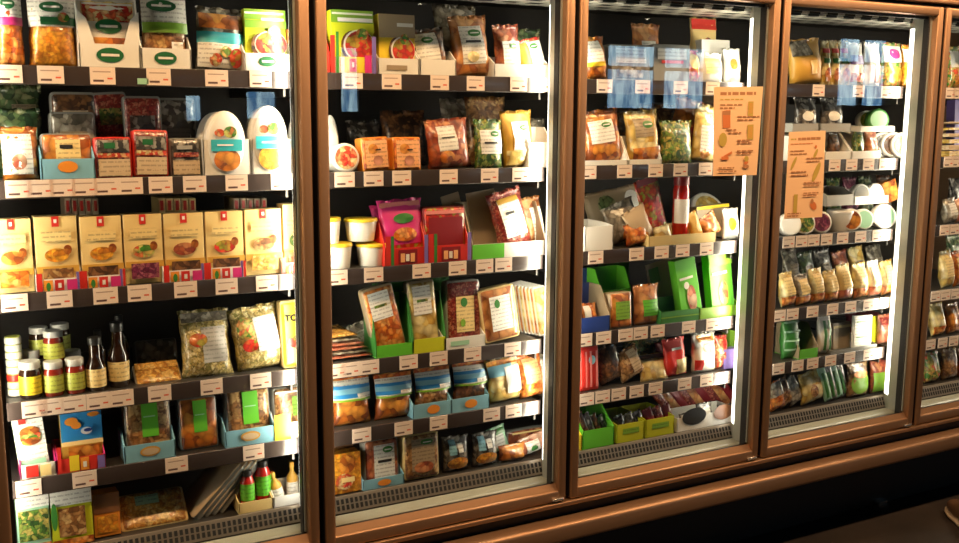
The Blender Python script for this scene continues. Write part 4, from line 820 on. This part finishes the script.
for j, a in enumerate((826, 842, 858, 876)):
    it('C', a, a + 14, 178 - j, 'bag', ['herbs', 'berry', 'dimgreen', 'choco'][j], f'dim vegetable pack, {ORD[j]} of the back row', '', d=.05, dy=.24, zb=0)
# fourth shelf: cheese pieces
for j, (a, b, yt, m1) in enumerate(((781, 794, 272, 'cheese'), (795, 809, 274, 'film'), (810, 823, 268, 'cheese'), (824, 837, 270, 'cheese'), (838, 851, 264, 'cream'), (853, 867, 262, 'cheese'), (868, 880, 260, 'white'), (881, 893, 260, 'cheese'))):
    it('D', a, b, yt, 'bag', m1, f'wrapped cheese piece, {ORD[j]} along the front, orange foot', f'Q -.98 .02 .98 .30 {"carrot" if j not in (4, 6) else "ham"};L -.6 .35 .6 .85 p:cream', d=.05, dy=.02, roll=-5, name='cheese_piece', cat='cheese')
for j, (a, yt) in enumerate(((786, 248), (801, 251), (818, 248), (835, 250), (851, 246), (869, 244))):
    it('D', a, a + 15, yt, 'bag', ['film', 'dimgreen', 'noir', 'meat', 'cheese', 'film'][j], f'clear pack with dark contents, {ORD[j]} of the back row', 'L -.5 .5 .4 .7 p:kraft', d=.05, dy=.12, roll=-8)
# fifth shelf
it('E', 781, 798, 314, 'bag', 'leaf', 'green barrel shaped stack of thin packs', 'B -.9 .2 .9 .24 mint;B -.9 .4 .9 .44 mint;B -.9 .6 .9 .64 mint;B -.9 .8 .9 .84 mint', d=.05, dy=.02)
holder('E', 798, 817, .035, 'grass', 'green cut-out tray beside the barrel stack', d=.12, hs=.12, sidemat='kraft')
it('E', 817, 830, 312, 'bag', 'white', 'slim white green pack with stripes', 'B -.5 .1 -.1 .8 leaf;B .2 .1 .5 .8 leaf', d=.04, dy=.02)
holder('E', 830, 876, .014, 'glassgrey', 'flat clear tray beneath the white booklet', d=.14, hs=.03)
it('E', 831, 848, 322, 'box', 'kraft', 'brown card box behind clear tray', 'B -1 .8 1 .9 cream', d=.08, dy=.05, zb=.004)
it('E', 850, 869, 315, 'box', 'white', 'white card with printed green lines', 'L -.85 .05 .85 .95 p:white;B -.7 .78 .6 .82 leaf;B -.7 .3 .6 .34 leaf', d=.008, dy=.025, roll=3, name='info_card', cat='card', zb=.004)
it('E', 866, 876, 316, 'box', 'acid', 'pale yellow carton behind the white card', '', d=.03, dy=.06, zb=.004)
it('E', 877, 891, 314, 'bag', 'ham', 'peach coloured pack next to lamp strip', 'Q -.8 .5 .8 .9 salami', d=.04, dy=.03)
it('E', 845, 880, 312, 'bag', 'wine', 'dark red pack far back under the rail', '', d=.05, dy=.22)
# bottom deck
it('F', 770, 785, 380, 'bag', 'carrot', 'orange based pouch next to the frame', 'Q -.9 .5 .9 .95 film', d=.03, dy=.02, roll=-14)
for j, a in enumerate((780, 789)):
    it('F', a, a + 14, 376 - j * 2, 'bag', ['nuts', 'film'][j], f'{ORD[j]} slim brown pouch leaning at the frame', '', d=.03, dy=.03, roll=-24)
it('F', 801, 825, 370, 'bag', 'cheese', 'pale grain pouch leaning at mid deck', 'P -.4 .2 .2 .6 nuts', d=.04, dy=.02, roll=-10)
for j in range(4):
    it('F', 824 + j * 5.5, 832 + j * 5.5, 362 - j, 'bag', 'film' if j % 2 else 'mint', f'slim green white pouch, {ORD[j]} of the leaning set', 'B -.5 .1 .1 .8 leaf', d=.018, dy=.02 + .006 * j, roll=-18, group='slim leaning pouches')
it('F', 846, 867, 362, 'bag', 'nuts', 'brown bag with lime oval label', 'P -.8 .08 .9 .72 lime;P -.6 .55 .7 .76 orange', d=.04, dy=.02)
it('F', 869, 887, 358, 'bag', 'meat', 'reddish bag with lime square label', 'Q -.8 .05 .9 .6 lime', d=.04, dy=.02)
# ============================================================ fifth door
it('A', 948, 958, 46, 'bag', 'salad', 'green white pack beside the frame', 'Q -.9 .5 .9 .9 white;P -.6 .1 .6 .4 fries', d=.05, dy=.02)
it('A', 957, 972, 46, 'bag', 'fries', 'yellow snack pack beside the green white one', '', d=.05, dy=.03)
for j in range(6):
    it('B', 947, 975, 112, 'box', ['cheese', 'beige'][j % 2], f'flat brown pack, {ORD[j]} layer of the tilted heap', '', d=.10, dy=.03, name='flat_pack', zb=.026 * j, group='heap of flat packs').scale.z = .13
it('B', 952, 972, 100, 'box', 'lilac', 'dim lilac carton behind the flat heap', '', d=.04, dy=.17)
for j, (a, m1) in enumerate(((944, 'film'), (955, 'ham'))):
    it('C', a, a + 12, 198, 'bag', m1, f'{["clear", "reddish"][j]} wrapped pack with pale label', 'L -.6 .3 .5 .8 p:white', d=.05, dy=.02, roll=-6)
it('C', 948, 968, 178, 'bag', 'noir', 'dark pack far behind the clear wrapped pack', '', d=.05, dy=.14)
for j, (a, m1) in enumerate(((941, 'cheese'), (953, 'carrot'))):
    it('D', a, a + 12, 250, 'bag', m1, f'{["pale cheese", "orange"][j]} wrapped piece with label', 'L -.6 .3 .5 .8 p:cream', d=.05, dy=.02, roll=-6)
it('D', 945, 968, 234, 'bag', 'dimgreen', 'dull green pack behind the pale cheese piece', '', d=.05, dy=.14)
for j, (a, m1) in enumerate(((931, 'cheese'), (946, 'nugget'))):
    it('E', a, a + 13, 303, 'bag', m1, f'{["pale", "golden brown"][j]} bag with orange foot', 'Q -.9 .02 .9 .3 carrot', d=.05, dy=.02, roll=-5)
it('F', 924, 938, 352, 'bag', 'salad', 'green and red vegetable bag at the frame', 'L -.2 .4 .1 .9 white', d=.05, dy=.02)
it('F', 941, 956, 348, 'bag', 'nuts', 'brown vegetable bag beside the green one', '', d=.05, dy=.02)
it('F', 957, 972, 348, 'bag', 'nugget', 'golden food bag, last in view', '', d=.05, dy=.02)
# ============================================================ recipe posters taped to the doors
mc = simple('poster_paper', c=(.88, .58, .33), r=.6)
simple('poster_ink', c=(.42, .19, .08), r=.7); simple('poster_olive', c=(.50, .36, .07), r=.7); simple('poster_rust', c=(.62, .18, .05), r=.7)
def poster(corners, label, marks, Y=-.0305):
    P = [Vector((solve(px, None, Vector((0, Y, 1.5)), 0), Y, 0)) for px, py in corners]
    pts = []
    for px, py in corners:
        v = Vector((0, Y, 1.5))
        for _ in range(4): v.x = solve(px, None, v, 0); v.z = solve(None, py, v, 2)
        pts.append(v)
    tl, tr, br, bl = pts
    org = bl.copy(); r = root('poster', org, 'poster', label)
    wv = (br - bl); hv = (tl - bl); wd, h = wv.length, hv.length
    g = lambda u, v: (bl * (1 - u) * (1 - v) + br * u * (1 - v) + tl * (1 - u) * v + tr * u * v) - org
    bm = bmesh.new()
    for o in (0,):
        a = [bm.verts.new(g(u, v)) for u, v in ((0, 0), (1, 0), (1, 1), (0, 1))]; b = [bm.verts.new(g(u, v) + Vector((0, -.0008, 0))) for u, v in ((0, 0), (1, 0), (1, 1), (0, 1))]
        bm.faces.new(a); bm.faces.new(b[::-1]); quads(bm, [a, b])
    bmesh.ops.recalc_face_normals(bm, faces=bm.faces); obj('sheet', bm, 'poster_paper', r)
    for mi, (kind, u, v, ru, rv, rot, mat) in enumerate(marks):
        bm = bmesh.new(); n = 20 if kind == 'e' else 4; c, s = math.cos(rot), math.sin(rot); vs = []
        for i in range(n):
            if kind == 'e': x, z = ru * math.cos(6.2832 * i / n), rv * math.sin(6.2832 * i / n)
            else: x, z = [(-ru, -rv), (ru, -rv), (ru, rv), (-ru, rv)][i]
            x, z = x * wd, z * wd
            q = g(u, v) + Vector((x * c - z * s, -.0012 - .00006 * mi, x * s + z * c)); vs.append(bm.verts.new(q))
        bm.faces.new(vs); obj({'t': 'text_line', 'e': 'picture', 'q': 'picture'}[kind], bm, mat, r)
    return r
T = 'poster_ink'
def words_line(u0, u1, v, hh=.012, mat=T):
    out = []; u = u0
    rnd = random.Random(int(v * 1000))
    while u < u1 - .02:
        wl = min(rnd.uniform(.06, .14), u1 - u); out.append(('t', u + wl / 2, v, wl / 2, hh, 0, mat)); u += wl + .018
    return out
m1 = words_line(.12, .86, .925, .026) + words_line(.12, .6, .86, .010, 'poster_olive') + words_line(.12, .62, .80) + words_line(.12, .42, .765, .014)
m1 += [('q', .26, .64, .085, .15, .06, 'poster_rust'), ('q', .26, .71, .085, .035, 0, 'poster_ink'), ('q', .76, .75, .06, .13, 0, 'poster_olive'), ('q', .76, .76, .045, .09, 0, 'gold')]
m1 += words_line(.48, .96, .665) + words_line(.48, .84, .63) + [('q', .78, .49, .07, .13, .03, 'poster_olive'), ('q', .78, .49, .05, .10, .03, 'gold'), ('e', .19, .41, .09, .12, 0, 'poster_olive')]
m1 += words_line(.25, .5, .52) + words_line(.3, .58, .485) + words_line(.5, .78, .40) + words_line(.5, .82, .37) + words_line(.5, .9, .28) + words_line(.5, .82, .25)
m1 += [('q', .24, .2, .08, .03, 0, 'poster_rust'), ('q', .3, .24, .10, .02, .4, 'poster_rust'), ('e', .72, .10, .07, .035, 0, 'poster_ink'), ('e', .72, .145, .05, .03, .3, 'poster_rust'), ('e', .72, .19, .05, .05, 0, 'poster_olive')]
m1 += words_line(.1, .45, .09) + words_line(.1, .5, .05)
poster([(714, 87), (763, 86.5), (756.5, 175), (713, 176)], 'orange recipe poster with small food pictures taped to the third door', m1)
m2 = words_line(.06, .2, .915, .014, 'poster_olive') + words_line(.25, .86, .915, .024) + words_line(.06, .65, .86, .008, 'poster_rust') + words_line(.06, .45, .78) + words_line(.06, .5, .745)
m2 += [('e', .16, .64, .035, .14, -.5, 'poster_olive'), ('e', .74, .74, .035, .10, -.5, 'poster_olive'), ('e', .74, .82, .03, .03, 0, 'poster_rust'), ('e', .78, .53, .06, .20, -.45, 'poster_olive'), ('q', .26, .17, .05, .18, 0, 'poster_olive'), ('e', .74, .14, .10, .07, -.7, 'poster_rust'), ('e', .70, .19, .04, .05, 0, 'poster_ink')]
m2 += words_line(.5, .95, .69) + words_line(.5, .85, .655) + words_line(.1, .5, .54) + words_line(.1, .55, .50) + words_line(.45, .9, .41) + words_line(.45, .86, .375) + words_line(.45, .85, .29) + words_line(.45, .8, .26) + words_line(.05, .4, .06) + words_line(.05, .34, .03)
poster([(789, 132), (825.5, 130.5), (822, 217), (784, 219)], 'orange vegetable poster with slanting green pictures taped to the fourth door', m2)
# ============================================================ shoe on the floor
simple('shoe_leather', c=(.16, .09, .05), r=.45, coat=.3); simple('shoe_sole', c=(.55, .45, .34), r=.6); simple('sock', c=(.03, .03, .04), r=.9)
r = root('shoe', (2.54, -.085, 0), 'shoe', 'brown laced shoe with pale sole on the dark floor by the case'); r.rotation_euler = (0, 0, math.radians(-127))
def shoe_ring(bm, x, w0, z0, z1, n=16, flat=0):
    cz, rz = (z0 + z1) / 2, (z1 - z0) / 2; out = []
    for i in range(n):
        a = 2 * math.pi * i / n; c, s = math.cos(a), math.sin(a)
        out.append(bm.verts.new((x, math.copysign(abs(c) ** .7, c) * w0, cz + math.copysign(abs(s) ** (.55 if s < 0 else .9), s) * rz)))
    return out
bm = bmesh.new(); st = [(0.004, .018, .018, .036), (.015, .034, .014, .050), (.04, .044, .014, .062), (.08, .049, .014, .072), (.12, .047, .014, .090), (.155, .040, .014, .108), (.19, .037, .014, .118), (.24, .038, .014, .112), (.275, .032, .014, .108), (.285, .016, .02, .10)]
R = [shoe_ring(bm, *q) for q in st]; quads(bm, R); bm.faces.new(R[0]); bm.faces.new(R[-1][::-1]); bmesh.ops.recalc_face_normals(bm, faces=bm.faces)
obj('upper', bm, 'shoe_leather', r, True)
bm = bmesh.new(); st = [(-.004, .018, 0, .020), (.010, .040, 0, .022), (.04, .051, 0, .022), (.09, .054, 0, .022), (.14, .046, 0, .022), (.20, .042, 0, .022), (.26, .041, 0, .022), (.288, .026, 0, .022), (.294, .012, 0, .02)]
R = [shoe_ring(bm, *q) for q in st]; quads(bm, R); bm.faces.new(R[0]); bm.faces.new(R[-1][::-1]); bmesh.ops.recalc_face_normals(bm, faces=bm.faces)
obj('sole', bm, 'shoe_sole', r, True)
for i in range(4):
    bm = bmesh.new(); box(bm, -.003, .003, -.022, .022, -.0015, .0015, .001); o = obj('lace', bm, 'sock', r); o.location = (.085 + i * .018, 0, .0745 + i * .0085); o.rotation_euler = (0, -.45, .1 * (-1) ** i)
bm = lathe([(.030, .09), (.033, .105), (.036, .13)], 20, 0, 2 * math.pi, False); o = obj('ankle_sock', bm, 'sock', r, True); o.location = (.235, 0, 0)
